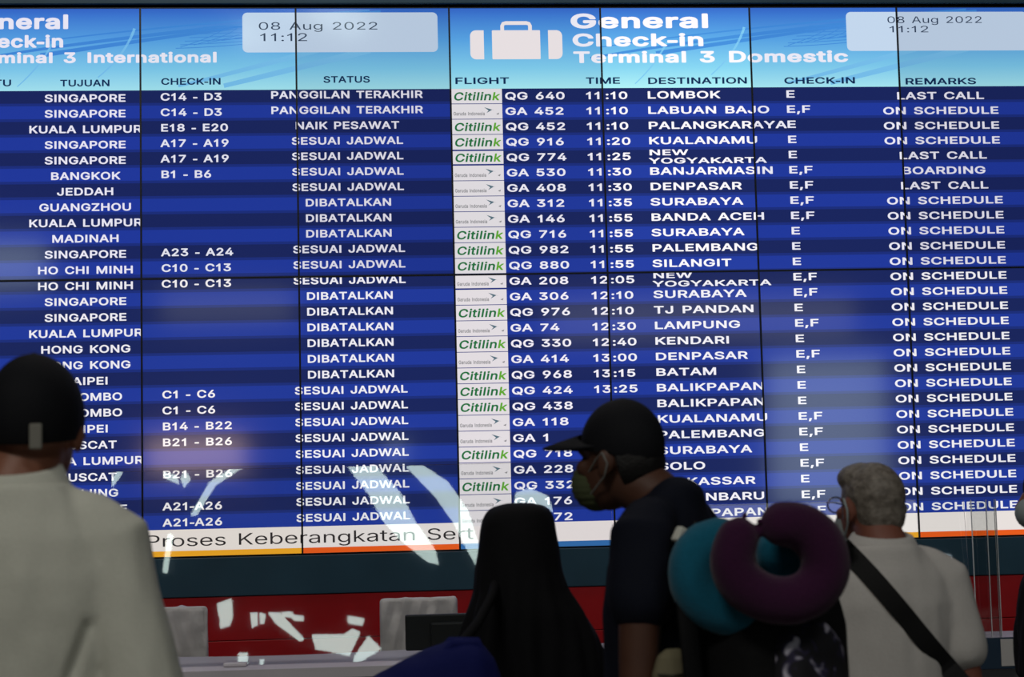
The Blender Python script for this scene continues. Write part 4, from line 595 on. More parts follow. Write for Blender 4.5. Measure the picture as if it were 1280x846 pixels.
r 259;45 -30 121 -30 132 -24 142 -12 145 4 145 236 147 256 159 276 177 289 205 295 241 291 249 292 257 295 270 308 274 324 274 384 271 396 266 404 253 413 217 416 193 413 169 408 141 396 117 409 49 409 37 405 25 390 22 376 22 4 23 -8 27 -16 37 -26
s 365;236 410 188 415 156 413 136 410 100 397 72 381 42 352 22 316 16 276 22 232 35 208 54 184 92 158 144 139 220 120 232 114 236 108 234 96 224 87 204 79 180 76 160 79 140 87 131 96 120 123 111 132 100 137 88 137 32 125 16 117 7 104 6 92 18 48 36 22 64 -6 100 -26 152 -37 184 -39 236 -34 276 -21 308 -1 336 28 353 60 357 72 362 108 353 156 337 180 323 196 288 222 244 237 184 252 144 268 141 272 142 284 152 293 164 298 188 302 208 298 220 293 233 280 244 258 252 251 264 247 276 247 328 259 340 264 348 272 354 284 353 300 324 356 300 381 288 389 264 401
t 227;226 -26 240 -12 244 4 232 60 226 72 218 80 206 84 170 81 162 82 158 88 157 292 162 296 202 296 214 298 228 308 232 316 235 332 235 376 232 392 221 404 210 409 162 410 157 412 156 476 151 488 142 497 122 502 58 501 48 496 37 484 34 468 34 412 30 410 2 409 -10 405 -19 396 -25 376 -24 320 -18 309 -6 299 10 296 30 296 34 292 34 92 41 48 46 36 67 4 82 -9 110 -25 122 -29 166 -35 198 -33
u 410;37 405 27 395 23 387 22 375 22 135 28 83 40 47 61 17 81 -2 105 -19 137 -31 161 -34 185 -35 229 -30 269 -12 281 -25 293 -30 353 -31 373 -26 382 -17 388 3 388 375 387 387 383 395 373 405 365 409 301 410 285 407 277 402 268 391 265 375 265 151 263 131 255 111 241 95 225 85 201 81 177 85 169 90 156 103 148 119 145 143 145 375 142 391 132 403 121 409 57 410 45 409
g 425;386 406 370 410 314 410 298 405 282 390 262 403 238 411 218 414 194 415 138 406 94 386 54 348 28 309 9 253 3 193 5 165 9 129 25 81 54 37 98 0 146 -20 194 -26 218 -24 238 -21 266 -12 278 -4 280 -7 274 -35 262 -50 242 -61 226 -64 206 -65 166 -59 143 -43 116 -15 102 -11 86 -14 42 -38 30 -48 21 -63 21 -75 26 -87 41 -107 66 -136 122 -169 174 -180 210 -182 262 -176 302 -165 338 -145 372 -111 392 -75 398 -55 403 -11 403 377 399 393;206 299 226 295 238 291 246 287 260 273 271 253 276 237 279 221 281 197 279 161 272 133 260 113 246 101 234 95 206 90 186 92 174 96 162 102 150 114 136 137 129 161 127 189 129 221 137 249 150 273 162 286 170 290 182 295
0 453;228 547 168 538 156 534 113 509 70 465 38 401 23 337 17 257 23 169 39 105 67 49 112 -1 124 -8 164 -28 228 -38 288 -29 336 -4 385 45 412 101 421 133 430 169 436 249 429 341 413 405 386 461 340 509 296 534 284 539;224 428 252 423 268 412 286 389 301 353 309 313 313 257 309 193 301 153 289 125 268 97 248 85 228 81 208 84 192 92 180 102 166 121 151 161 143 205 140 249 143 305 147 329 154 361 167 389 188 415 200 422
1 372;250 -30 258 -26 268 -16 272 -8 273 4 272 516 267 528 258 537 250 540 198 542 190 540 178 534 172 528 160 504 110 454 50 417 36 404 32 396 31 384 31 328 33 316 41 304 50 298 62 296 78 299 130 322 146 332 148 -8 156 -20 170 -30
2 453;48 -26 56 -30 68 -31 384 -31 400 -28 408 -23 417 -12 420 4 418 64 413 76 400 86 384 88 228 88 226 92 298 168 360 240 396 300 401 312 412 372 406 420 386 464 354 500 320 525 276 541 244 545 224 547 176 541 132 525 96 500 83 488 58 456 42 416 35 364 39 348 52 335 68 331 124 331 140 334 154 348 161 384 170 404 188 420 212 428 224 429 256 422 272 413 280 404 286 392 289 372 282 340 257 300 38 64 34 56 33 44 34 -4 38 -16
3 453;52 533 42 521 39 505 39 453 44 437 52 427 72 421 220 421 217 413 130 313 126 297 126 253 130 233 140 223 148 219 236 214 260 207 276 195 288 181 295 165 298 145 294 121 288 109 280 100 264 91 220 82 176 88 161 97 147 113 137 145 124 159 104 163 36 161 28 158 19 149 14 137 15 117 26 73 44 41 80 5 116 -16 164 -33 216 -38 240 -36 276 -31 324 -15 359 9 396 50 417 97 424 145 417 193 396 240 356 282 324 303 289 313 286 317 389 433 400 449 403 505 402 517 398 525 388 535 380 539 368 540 72 540 60 538
4 453;324 537 308 540 252 540 236 538 223 528 14 176 9 156 11 96 20 82 32 76 248 74 251 72 251 4 254 -12 264 -24 272 -29 284 -31 340 -31 360 -25 369 -16 373 -4 374 72 376 74 412 74 428 78 441 92 444 108 444 160 438 180 428 190 420 193 376 194 374 196 373 324 368 335 356 346 340 349 284 349 268 345 255 332 251 316 251 196 248 194 168 194 162 196 337 492 341 504 341 516 336 526
5 453;384 533 376 538 364 540 100 540 88 539 80 535 70 525 66 517 63 493 39 281 37 253 39 241 49 229 60 223 128 215 144 219 180 239 220 246 244 242 260 235 276 221 285 209 293 189 297 165 294 137 286 117 277 105 256 89 244 84 224 81 188 88 172 100 160 113 148 145 140 155 132 159 120 161 64 161 48 158 37 149 30 137 30 121 35 89 43 69 58 41 77 21 93 5 124 -15 172 -32 200 -36 232 -37 284 -28 324 -12 356 12 370 25 396 61 414 105 421 153 421 177 418 209 410 237 390 277 381 289 340 331 304 350 264 361 228 365 180 356 171 357 180 421 364 421 384 427 392 437 397 457 397 509 394 521
6 453;332 538 320 540 244 539 236 535 226 525 111 357 54 257 38 209 33 161 39 109 58 57 84 23 116 -4 128 -13 180 -32 224 -38 272 -33 288 -29 328 -11 359 13 377 33 397 61 413 101 420 157 417 185 412 213 393 261 362 297 332 321 288 338 247 345 348 493 352 509 350 521 344 530;228 79 204 83 192 88 175 101 159 133 156 157 160 185 166 201 175 213 192 226 204 231 224 234 248 231 264 223 277 213 285 201 294 181 296 157 293 133 285 113 277 101 252 85
7 453;86 -28 102 -31 170 -30 182 -25 191 -16 419 436 422 452 420 516 415 528 402 538 386 540 66 540 50 537 39 528 34 520 31 504 32 444 40 432 54 422 273 420 68 12 69 -12 78 -23
8 453;228 547 184 542 132 526 96 502 63 465 46 429 39 381 46 333 66 293 87 269 55 237 36 205 26 177 21 137 26 93 30 81 51 41 84 7 120 -15 144 -24 172 -32 224 -38 276 -33 296 -28 332 -16 368 7 401 41 422 81 426 93 432 137 426 177 416 205 398 237 365 269 386 293 406 333 409 353 413 381 406 429 396 449 386 469 368 488 350 505 320 526 272 542;146 137 151 161 156 172 168 185 192 199 204 202 224 204 248 202 272 193 284 185 298 169 304 153 306 141 301 117 298 109 288 99 272 88 256 83 228 80 196 83 180 88 168 96 154 109;286 393 288 377 285 357 273 337 260 328 228 322 192 328 179 337 167 357 164 377 167 393 180 414 196 422 224 428 256 422 274 413 280 405
9 453;120 -29 132 -31 208 -30 216 -26 226 -16 342 152 401 256 414 296 420 344 417 376 413 404 393 452 370 484 336 513 324 522 272 541 224 547 180 541 128 521 92 494 67 464 55 444 39 404 33 352 38 300 55 256 63 244 89 212 124 186 164 170 205 164 104 16 100 0 102 -12 108 -21;224 429 248 426 264 418 276 408 284 396 293 376 296 352 294 328 286 308 278 296 260 282 228 274 212 276 192 283 176 296 163 316 159 328 156 352 164 388 176 407 192 420 204 426
: 188;168 68 155 88 130 109 118 114 94 118 70 113 46 98 25 72 19 40 24 12 37 -8 46 -17 66 -30 94 -35 126 -29 153 -8 166 12 172 40;25 348 19 316 24 288 38 266 62 248 94 240 126 246 151 264 167 288 172 316 167 344 155 364 130 385 118 390 94 393 70 389 46 374
- 236;241 222 236 230 228 238 208 243 28 243 12 240 0 230 -6 218 -6 142 -2 134 6 126 20 120 220 120 232 128 242 142 243 210
, 188;22 -145 30 -149 42 -150 90 -149 102 -143 112 -131 167 65 167 77 164 85 150 99 134 102 70 102 54 98 41 85 37 73 8 -111 8 -127 12 -135
d 424;386 536 370 540 314 540 298 537 284 524 280 508 280 396 278 393 266 401 222 413 194 415 138 406 98 389 74 369 52 348 28 308 9 252 5 216 3 188 9 124 28 68 53 28 98 -12 150 -33 194 -39 238 -34 262 -26 282 -12 302 -28 318 -31 378 -30 390 -24 400 -12 403 4 403 504 398 524;206 299 230 294 246 286 260 272 271 252 276 236 279 220 281 192 279 156 271 128 259 104 246 91 230 82 206 78 178 83 163 92 150 105 136 132 130 156 127 188 129 220 133 236 136 248 150 272 162 285 178 294
f 254;74 -30 150 -30 164 -20 172 -8 173 292 178 296 226 296 238 298 252 308 259 328 259 376 256 392 249 400 234 409 178 410 173 412 176 436 182 441 198 443 218 438 234 438 245 444 255 456 272 508 273 520 272 532 267 540 254 550 230 557 190 561 166 557 126 548 98 532 70 502 57 476 53 460 50 412 46 410 -2 408 -14 402 -23 388 -24 328 -22 316 -18 309 -2 298 46 296 50 292 50 4 56 -16 63 -24
"""
SETS, ADV = {}, {}
for line in GLYPHS.strip('\n').split('\n'):
    if line[0] == '#':
        cur = SETS.setdefault(int(line[1:]), {})
        continue
    ch = line[0]
    seg = line[2:].split(';')
    ADV[ch] = int(seg[0]) / 1000
    sp = []
    for s in seg[1:]:
        v = [int(q) / 1000 for q in s.split()]
        sp.append(list(zip(v[0::2], v[1::2])))
    cur[ch] = sp
ADV[' '] = 0.27
CAPH = max(y for s in SETS[0]['H'] for x, y in s)
CACHE = {}


def glyph(ch, off):
    key = (ch, off)
    if key not in CACHE:
        weight = min(SETS, key=lambda k: abs(k / 1000 - off))
        cu = bpy.data.curves.new('g', 'CURVE')
        cu.dimensions = '2D'
        cu.fill_mode = 'BOTH'
        for s in SETS[weight][ch]:
            sp = cu.splines.new('POLY')
            sp.points.add(len(s) - 1)
            for p, (x, y) in zip(sp.points, s):
                p.co = (x, y, 0, 1)
            sp.use_cyclic_u = True
        o = bpy.data.objects.new('g', cu)
        COL.objects.link(o)
        dg = bpy.context.evaluated_depsgraph_get()
        me = bpy.data.meshes.new_from_object(o.evaluated_get(dg))
        CACHE[key] = ([(v.co.x, v.co.y) for v in me.vertices], [tuple(p.vertices) for p in me.polygons])
        bpy.data.objects.remove(o)
        bpy.data.curves.remove(cu)
        bpy.data.meshes.remove(me)
    return CACHE[key]


def natural(text, off):
    return sum(ADV[c] + off for c in text)


def text2d(text, x, z, cap, wide, off=0.022, align='L', slant=0.0):
    """flat lettering: x anchor, z of the letters' middle, cap height, width factor -> verts, faces"""
    s = cap / CAPH
    sx = s * wide
    w = natural(text, off) * sx
    if align == 'C':
        x -= w / 2
    elif align == 'R':
        x -= w
    V, F = [], []
    for c in text:
        if c != ' ':
            vs, fs = glyph(c, off)
            b = len(V)
            V += [(x + px * sx + py * s * slant, z - cap / 2 + py * s) for px, py in vs]
            F += [tuple(i + b for i in f) for f in fs]
        x += (ADV[c] + off) * sx
    return V, F


# ------------------------------------------------------------------ departure board: 14 portrait displays
BZ = 0.004       # half of a bezel
SEAM = [(c - 3.5) * PW for c in range(8)]

items = []        # (verts2d, faces, material key, layer) on the whole board; later cut at the display edges


def put(vf, mk, layer, part):
    items.append((vf[0], vf[1], mk, layer, part))


def rect(x0, z0, x1, z1):
    return [(x0, z0), (x1, z0), (x1, z1), (x0, z1)], [(0, 1, 2, 3)]


def rrect(x0, z0, x1, z1, r, n=5, corners=(1, 1, 1, 1)):
    v = []
    for i, (cx, cz, a0) in enumerate(((x0 + r, z0 + r, 180), (x1 - r, z0 + r, 270), (x1 - r, z1 - r, 0), (x0 + r, z1 - r, 90))):
        if corners[i]:
            for k in range(n + 1):
                a = R(a0 + 90 * k / n)
                v.append((cx + r * math.cos(a), cz + r * math.sin(a)))
        else:
            v.append((cx + math.copysign(r, cx - (x0 + x1) / 2), cz + math.copysign(r, cz - (z0 + z1) / 2)))
    return v, [tuple(range(len(v)))]


def strip2d(pts, w0, w1):
    """tapered ribbon along a polyline"""
    V, F = [], []
    n = len(pts)
    for i, (x, z) in enumerate(pts):
        a, b = pts[max(i - 1, 0)], pts[min(i + 1, n - 1)]
        dx, dz = b[0] - a[0], b[1] - a[1]
        l = math.hypot(dx, dz) or 1
        w = (w0 + (w1 - w0) * i / (n - 1)) / 2
        V += [(x - dz / l * w, z + dx / l * w), (x + dz / l * w, z - dx / l * w)]
    for i in range(n - 1):
        F.append((2 * i, 2 * i + 1, 2 * i + 3, 2 * i + 2))
    return V, F


def curve2(p0, p1, p2, n=14):
    return [((1 - t) ** 2 * p0[0] + 2 * t * (1 - t) * p1[0] + t * t * p2[0], (1 - t) ** 2 * p0[1] + 2 * t * (1 - t) * p1[1] + t * t * p2[1]) for t in (i / n for i in range(n + 1))]


S = {
    'dark_row': screen_mat('screen_dark_row', (26, 38, 93)),
    'light_row': screen_mat('screen_light_row', (33, 57, 154)),
    'mid_row': screen_mat('screen_row_edge', (29, 47, 123)),
    'header': screen_mat('screen_header', (90, 160, 220), ramp=[(0.0, (166, 230, 238)), (0.25, (128, 204, 234)), (0.6, (88, 164, 226)), (0.9, (62, 122, 208)), (1.0, (52, 100, 196))]),
    'white': screen_mat('screen_white_text', (240, 238, 246)),
    'navy': screen_mat('screen_navy_text', (16, 44, 84)),
    'grey': screen_mat('screen_grey_text', (40, 58, 84)),
    'box': screen_mat('screen_pale_box', (200, 219, 237)),
    'tile': screen_mat('screen_logo_tile', (226, 222, 224)),
    'tileline': screen_mat('screen_tile_line', (150, 150, 165)),
    'green': screen_mat('screen_logo_green', (34, 112, 62)),
    'lime': screen_mat('screen_logo_lime', (96, 168, 50)),
    'faint': screen_mat('screen_logo_grey', (136, 136, 138)),
    'bird': screen_mat('screen_logo_bird', (86, 112, 124)),
    'ticker': screen_mat('screen_ticker_white', (234, 226, 224)),
    'ink': screen_mat('screen_ticker_ink', (46, 42, 44)),
    'orange': screen_mat('screen_line_orange', (232, 92, 30)),
    'yellow': screen_mat('screen_line_yellow', (236, 166, 40)),
    'blue': screen_mat('screen_line_blue', (52, 108, 170)),
    'cyan': screen_mat('screen_line_cyan', (104, 190, 214)),
    'streakd': screen_mat('screen_streak_blue', (66, 138, 214)),
    'streakl': screen_mat('screen_streak_pale', (120, 192, 233)),
    'icon': screen_mat('screen_icon_white', (236, 228, 228)),
}
SK = list(S)

HB = 0.841     # lower edge of the header
ROW = 0.0694
ROWD = 0.0698
Z0L, Z0D = 0.813, 0.807
NROW = 28

# --- screen ground
for side, (xa, xb) in enumerate(((SEAM[0], SEAM[3]), (SEAM[3], SEAM[7]))):
    put(rect(xa, HB, xb, PH), 'header', 0, 'screen')
    z0, rp = (Z0L, ROW) if side == 0 else (Z0D, ROWD)
    zt = HB
    for i in range(NROW):
        zl = z0 - rp * (i + 0.5)
        if i == NROW - 1:
            zl = -1.094 if side == 0 else -1.101
        put(rect(xa, zl, xb, zt), 'dark_row' if i % 2 == 0 else 'light_row', 0, 'screen')
        if i:
            put(rect(xa, zt - .006, xb, zt + .006), 'mid_row', 1, 'screen')
        zt = zl
    put(rect(xa, -1.186, xb, zt), 'ticker', 0, 'screen')
for c, mk in enumerate(('yellow', 'yellow', 'orange', 'blue', 'cyan', 'yellow', 'orange')):
    put(rect(SEAM[c], -PH, SEAM[c + 1], -1.186), mk, 0, 'screen')

# --- soft arcs of the header picture (a terminal roof)
for ox in (-2.399, 0.343):
    for p0, p1, p2, w0, w1, mk in (((-0.05, 0.98), (0.65, 1.10), (1.75, 1.19), .010, .022, 'streakd'),
                                   ((0.0, 1.03), (0.7, 1.13), (1.7, 1.20), .004, .012, 'streakd'),
                                   ((0.25, 1.00), (0.85, 1.09), (1.25, 1.14), .020, .010, 'streakd'),
                                   ((0.5, 0.90), (0.62, 1.0), (0.66, 1.12), .005, .012, 'streakl'),
                                   ((0.15, 0.86), (0.25, 0.95), (0.30, 1.05), .004, .010, 'streakl'),
                                   ((0.85, 0.86), (1.15, 0.93), (1.75, 1.10), .012, .030, 'streakl'),
                                   ((1.05, 0.86), (1.30, 0.92), (1.70, 1.02), .020, .030, 'streakl')):
        put(strip2d(curve2((p0[0] + ox, p0[1]), (p1[0] + ox, p1[1]), (p2[0] + ox, p2[1])), w0, w1), mk, 1, 'header_graphic')
    for i in range(7):
        t = i / 6
        put(strip2d(curve2((ox + 0.86 + .06 * i, 1.035 + .010 * i), (ox + 1.02 + .05 * i, 1.085 - .002 * i), (ox + 1.06 + .05 * i, 1.125 - .004 * i)), .003, .003), 'streakd', 1, 'header_graphic')
        put(strip2d(curve2((ox + 0.84 + .02 * i, 1.03 + .016 * i), (ox + 1.05, 1.035 + .016 * i), (ox + 1.3, 1.065 + .010 * i)), .003, .003), 'streakd', 1, 'header_graphic')

BO = 0.024
CAPR = 0.0315


def wfit(t, w, cap=CAPR, off=BO):
    return w / (natural(t, off) * cap / CAPH)


# --- header words
WB = 0.0
k_bold = 0.031
put(text2d('General', -2.018, 1.151, 0.0589, wfit('neral', 0.315, 0.0589, k_bold), k_bold, 'R'), 'white', 3, 'heading_lettering')
put(text2d('Check-in', -2.043, 1.063, 0.0506, wfit('eck-in', 0.292, 0.0506, k_bold), k_bold, 'R'), 'white', 3, 'heading_lettering')
put(text2d('Terminal 3 International', -1.372, 0.989, 0.0432, wfit('minal 3 International', 0.962, 0.0432, k_bold), k_bold, 'R'), 'white', 3, 'heading_lettering')
put(text2d('General', 0.205, 1.150, 0.0607, wfit('General', 0.645, 0.0607, k_bold), k_bold), 'white', 3, 'heading_lettering')
put(text2d('Check-in', 0.212, 1.062, 0.0534, wfit('Check-in', 0.610, 0.0534, k_bold), k_bold), 'white', 3, 'heading_lettering')
put(text2d('Terminal 3 Domestic', 0.215, 0.983, 0.0478, wfit('Terminal 3 Domestic', 1.270, 0.0478, k_bold), k_bold), 'white', 3, 'heading_lettering')
# suitcase
put(rrect(-0.151, 0.975, 0.067, 1.108, .004), 'icon', 3, 'suitcase_icon')
put(rrect(-0.250, 0.975, -0.188, 1.108, .026, corners=(1, 0, 0, 1)), 'icon', 3, 'suitcase_icon')
put(rrect(0.103, 0.975, 0.167, 1.108, .026, corners=(0, 1, 1, 0)), 'icon', 3, 'suitcase_icon')
put(strip2d([(-0.104, 1.104), (-0.104, 1.128), (-0.099, 1.138), (-0.088, 1.141), (0.006, 1.141), (0.017, 1.138), (0.022, 1.128), (0.022, 1.104)], .017, .017), 'icon', 4, 'suitcase_icon')
# date boxes
put(rrect(-1.265, 1.010, -0.395, 1.191, .022), 'box', 2, 'date_box')
put(rrect(1.477, 1.008, 2.330, 1.190, .022), 'box', 2, 'date_box')
put(text2d('08 Aug 2022', -1.198, 1.130, 0.034, wfit('08 Aug 2022', .541, .034, .004), 0.004), 'grey', 3, 'date_lettering')
put(text2d('11:12', -1.194, 1.079, 0.036, wfit('11:12', .224, .036, .004), 0.004), 'grey', 3, 'date_lettering')
put(text2d('08 Aug 2022', 1.666, 1.153, 0.031, wfit('08 Aug 2022', .455, .031, .004), 0.004), 'grey', 3, 'date_lettering')
put(text2d('11:12', 1.672, 1.109, 0.030, wfit('11:12', .196, .030, .004), 0.004), 'grey', 3, 'date_lettering')
# column heads
for t, x0, x1, z in (('WAKTU', None, -2.271, .877), ('TUJUAN', -2.064, -1.845, .875), ('CHECK-IN', -1.625, -1.359, .880), ('STATUS', -0.910, -0.700, .886),
                     ('FLIGHT', -0.324, -0.076, .877), ('TIME', 0.268, 0.428, .875), ('DESTINATION', 0.549, 1.011, .873), ('CHECK-IN', 1.177, 1.512, .871), ('REMARKS', 1.739, 2.077, .865)):
    cap = 0.028
    nat = natural(t, 0.012) * cap / CAPH
    wd = (x1 - x0) / nat if x0 is not None else 1.45
    put(text2d(t, x1, z, cap, wd, 0.012, 'R'), 'navy', 3, 'column_headings')

INTL = """SINGAPORE|C14 - D3|PANGGILAN TERAKHIR
SINGAPORE|C14 - D3|PANGGILAN TERAKHIR
KUALA LUMPUR|E18 - E20|NAIK PESAWAT
SINGAPORE|A17 - A19|SESUAI JADWAL
SINGAPORE|A17 - A19|SESUAI JADWAL
BANGKOK|B1 - B6|SESUAI JADWAL
JEDDAH||SESUAI JADWAL
GUANGZHOU||DIBATALKAN
KUALA LUMPUR||DIBATALKAN
MADINAH||DIBATALKAN
SINGAPORE|A23 - A24|SESUAI JADWAL
HO CHI MINH|C10 - C13|SESUAI JADWAL
HO CHI MINH|C10 - C13|SESUAI JADWAL
SINGAPORE||DIBATALKAN
SINGAPORE||DIBATALKAN
KUALA LUMPUR||DIBATALKAN
HONG KONG||DIBATALKAN
HONG KONG||DIBATALKAN
TAIPEI||DIBATALKAN
COLOMBO|C1 - C6|SESUAI JADWAL
COLOMBO|C1 - C6|SESUAI JADWAL
TAIPEI|B14 - B22|SESUAI JADWAL
MUSCAT|B21 - B26|SESUAI JADWAL
KUALA LUMPUR||SESUAI JADWAL
MUSCAT|B21 - B26|SESUAI JADWAL
NANJING||SESUAI JADWAL
SINGAPORE|A21-A26|SESUAI JADWAL
|A21-A26|SESUAI JADWAL""".split('\n')
DOM = """C|QG 640|11:10|LOMBOK|E|LAST CALL
G|GA 452|11:10|LABUAN BAJO|E,F|ON SCHEDULE
C|QG 452|11:10|PALANGKARAYA|E|ON SCHEDULE
C|QG 916|11:20|KUALANAMU|E|ON SCHEDULE
C|QG 774|11:25|NEW/YOGYAKARTA|E|LAST CALL
G|GA 530|11:30|BANJARMASIN|E,F|BOARDING
G|GA 408|11:30|DENPASAR|E,F|LAST CALL
G|GA 312|11:35|SURABAYA|E,F|ON SCHEDULE
G|GA 146|11:55|BANDA ACEH|E,F|ON SCHEDULE
C|QG 716|11:55|SURABAYA|E|ON SCHEDULE
C|QG 982|11:55|PALEMBANG|E|ON SCHEDULE
C|QG 880|11:55|SILANGIT|E|ON SCHEDULE
G|GA 208|12:05|NEW/YOGYAKARTA|E,F|ON SCHEDULE
G|GA 306|12:10|SURABAYA|E,F|ON SCHEDULE
C|QG 976|12:10|TJ PANDAN|E|ON SCHEDULE
G|GA 74|12:30|LAMPUNG|E,F|ON SCHEDULE
C|QG 330|12:40|KENDARI|E|ON SCHEDULE
G|GA 414|13:00|DENPASAR|E,F|ON SCHEDULE
C|QG 968|13:15|BATAM|E|ON SCHEDULE
C|QG 424|13:25|BALIKPAPAN|E|ON SCHEDULE
C|QG 438||BALIKPAPAN|E|ON SCHEDULE
G|GA 118||KUALANAMU|E,F|ON SCHEDULE
G|GA 1||PALEMBANG|E,F|ON SCHEDULE
C|QG 718||SURABAYA|E|ON SCHEDULE
G|GA 228||SOLO|E,F|ON SCHEDULE
C|QG 332||MAKASSAR|E|ON SCHEDULE
G|GA 176||PEKANBARU|E,F|ON SCHEDULE
G|GA 172||BALIKPAPAN|E,F|ON SCHEDULE""".split('\n')
WL = wfit('SINGAPORE', 0.356)
WST = wfit('SESUAI JADWAL', 0.498)
WDE = wfit('PALANGKARAYA', 0.640)
WRE = wfit('ON SCHEDULE', 0.547)
WFL = wfit('QG 640', 0.276)
WTI = wfit('11:55', 0.192)
for i, line in enumerate(INTL):
    a, b, c = line.split('|')
    z = Z0L - ROW * i
    if a:
        put(text2d(a, -1.9535, z - 0.006, CAPR, WL, BO, 'C'), 'white', 3, 'row_lettering')
    if b:
        put(text2d(b, -1.628, z - 0.002, CAPR, WL, BO), 'white', 3, 'row_lettering')
    put(text2d(c, -0.805, z + 0.004, CAPR, WST, BO, 'C'), 'white', 3, 'row_lettering')
for i, line in enumerate(DOM):
    lg, fl, ti, de, ck, re_ = line.split('|')
    z = Z0D - ROWD * i
    two = '/' in de
    put(text2d(fl, -0.100, z, CAPR, WFL, BO), 'white', 3, 'row_lettering')
    if ti:
        put(text2d(ti[:2], 0.264, z, CAPR, WTI, BO), 'white', 3, 'row_lettering')
        xc = 0.264 + natural(ti[:2], BO) * CAPR / CAPH * WTI + (.013 if i < 12 else .005)
        put(text2d(ti[2:], xc, z, CAPR, WTI, BO), 'white', 3, 'row_lettering')
    if two:
        d1, d2 = de.split('/')
        put(text2d(d1, 0.545, z + 0.0165, 0.0245, WDE * CAPR / 0.0245, BO), 'white', 3, 'row_lettering')
        put(text2d(d2, 0.545, z - 0.0215, 0.0245, WDE * CAPR / 0.0245, BO), 'white', 3, 'row_lettering')
    else:
        put(text2d(de, 0.545, z + 0.001, CAPR, WDE, BO), 'white', 3, 'row_lettering')
    put(text2d(ck, 1.182, z + 0.002, CAPR, WDE, BO), 'white', 3, 'row_lettering')
    put(text2d(re_, 1.904, 0.798 - 0.0693 * i, CAPR, WRE, BO, 'C'), 'white', 3, 'row_lettering')
    # airline tile
    t0, t1 = z - ROWD / 2 + 0.0015, z + ROWD / 2 - 0.0015
    if two:
        t0, t1 = t0 + 0.004, t1 - 0.004
    put(rect(-0.339, t0, -0.112, t1), 'tile', 2, 'airline_logos')
    if lg == 'C':
        wd = wfit('Citilink', 0.208, 0.035, 0.022)
        v = text2d('Citilin', -0.332, z - 0.001, 0.035, wd, 0.022, 'L', 0.2)
        put(v, 'green', 3, 'airline_logos')
        xk = -0.332 + natural('Citilin', 0.022) * 0.035 / CAPH * wd
        put(text2d('k', xk, z - 0.001, 0.035, wd, 0.022, 'L', 0.2), 'lime', 3, 'airline_logos')
    else:
        wd = wfit('Garuda Indonesia', 0.142, 0.015, 0.02)
        put(text2d('Garuda Indonesia', -0.332, z - 0.010, 0.015, wd, 0.02), 'faint', 3, 'airline_logos')
        put(([(-0.194, z + 0.019), (-0.158, z + 0.007), (-0.184, z - 0.008), (-0.174, z + 0.004)], [(0, 3, 2, 1)]), 'bird', 3, 'airline_logos')
        put(([(-0.194, z + 0.019), (-0.146, z + 0.004), (-0.158, z + 0.007)], [(0, 2, 1)]), 'bird', 4, 'airline_logos')
        put(([(-0.140, z - 0.012), (-0.126, z - 0.006), (-0.130, z - 0.016)], [(0, 2, 1)]), 'faint', 3, 'airline_logos')
wd = wfit('Proses Keberangkatan Sert', 1.425, 0.050, -0.004)
put(text2d('Proses Keberangkatan Sert', -1.706, -1.141, 0.050, wd, -0.004), 'ink', 3, 'ticker_lettering')


def clip_poly(poly, lo, hi, ax):
    for lim, sg in ((lo, 1), (hi, -1)):
        out = []
        n = len(poly)
        for i in range(n):
            a, b = poly[i], poly[(i + 1) % n]
            da, db = sg * (a[ax] - lim), sg * (b[ax] - lim)
            if da >= 0:
                out.append(a)
            if (da >= 0) != (db >= 0):
                t = da / (da - db)
                out.append((a[0] + (b[0] - a[0]) * t, a[1] + (b[1] - a[1]) * t))
        poly = out
        if len(poly) < 3:
            return []
    return poly


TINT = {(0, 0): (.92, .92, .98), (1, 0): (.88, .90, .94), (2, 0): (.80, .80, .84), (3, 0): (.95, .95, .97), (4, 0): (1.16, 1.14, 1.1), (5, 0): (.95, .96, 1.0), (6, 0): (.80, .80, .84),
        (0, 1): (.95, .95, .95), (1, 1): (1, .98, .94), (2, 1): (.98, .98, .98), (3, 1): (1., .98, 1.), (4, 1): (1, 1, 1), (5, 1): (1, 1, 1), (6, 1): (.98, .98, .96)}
PLABEL = {
    (0, 0): 'upper display showing General Check-in heading and destinations from Singapore down, at the left photo edge',
    (1, 0): 'upper display whose CHECK-IN column starts with C14 - D3',
    (2, 0): 'upper display with STATUS heading and most of the pale date box',
    (3, 0): 'upper display with white suitcase icon above airline logos and flight numbers',
    (4, 0): 'upper display with DESTINATION heading, listing Lombok at its top',
    (5, 0): 'upper display with CHECK-IN heading and letters E and E,F below',
    (6, 0): 'upper display with REMARKS heading and LAST CALL in its first row',
    (0, 1): 'lower display behind the man in black cap, listing Hong Kong and Colombo',
    (1, 1): 'lower display with warm glare over B21 - B26 and ticker Proses Keber',
    (2, 1): 'lower display full of SESUAI JADWAL status rows above an orange line',
    (3, 1): 'lower display with airline logos and flights GA 208 to GA 176, blue line below',
    (4, 1): 'lower display behind the capped man in profile, listing Tj Pandan and Kendari',
    (5, 1): 'lower display with check-in letters, behind the grey-haired man and the neck pillows',
    (6, 1): 'lower display at right photo edge full of ON SCHEDULE rows, orange line below',
}
m_bezel = mat('display_bezel', (10, 14, 26), 0.35, 0.4)
m_house = mat('display_housing', (16, 17, 20), 0.5, 0.3)
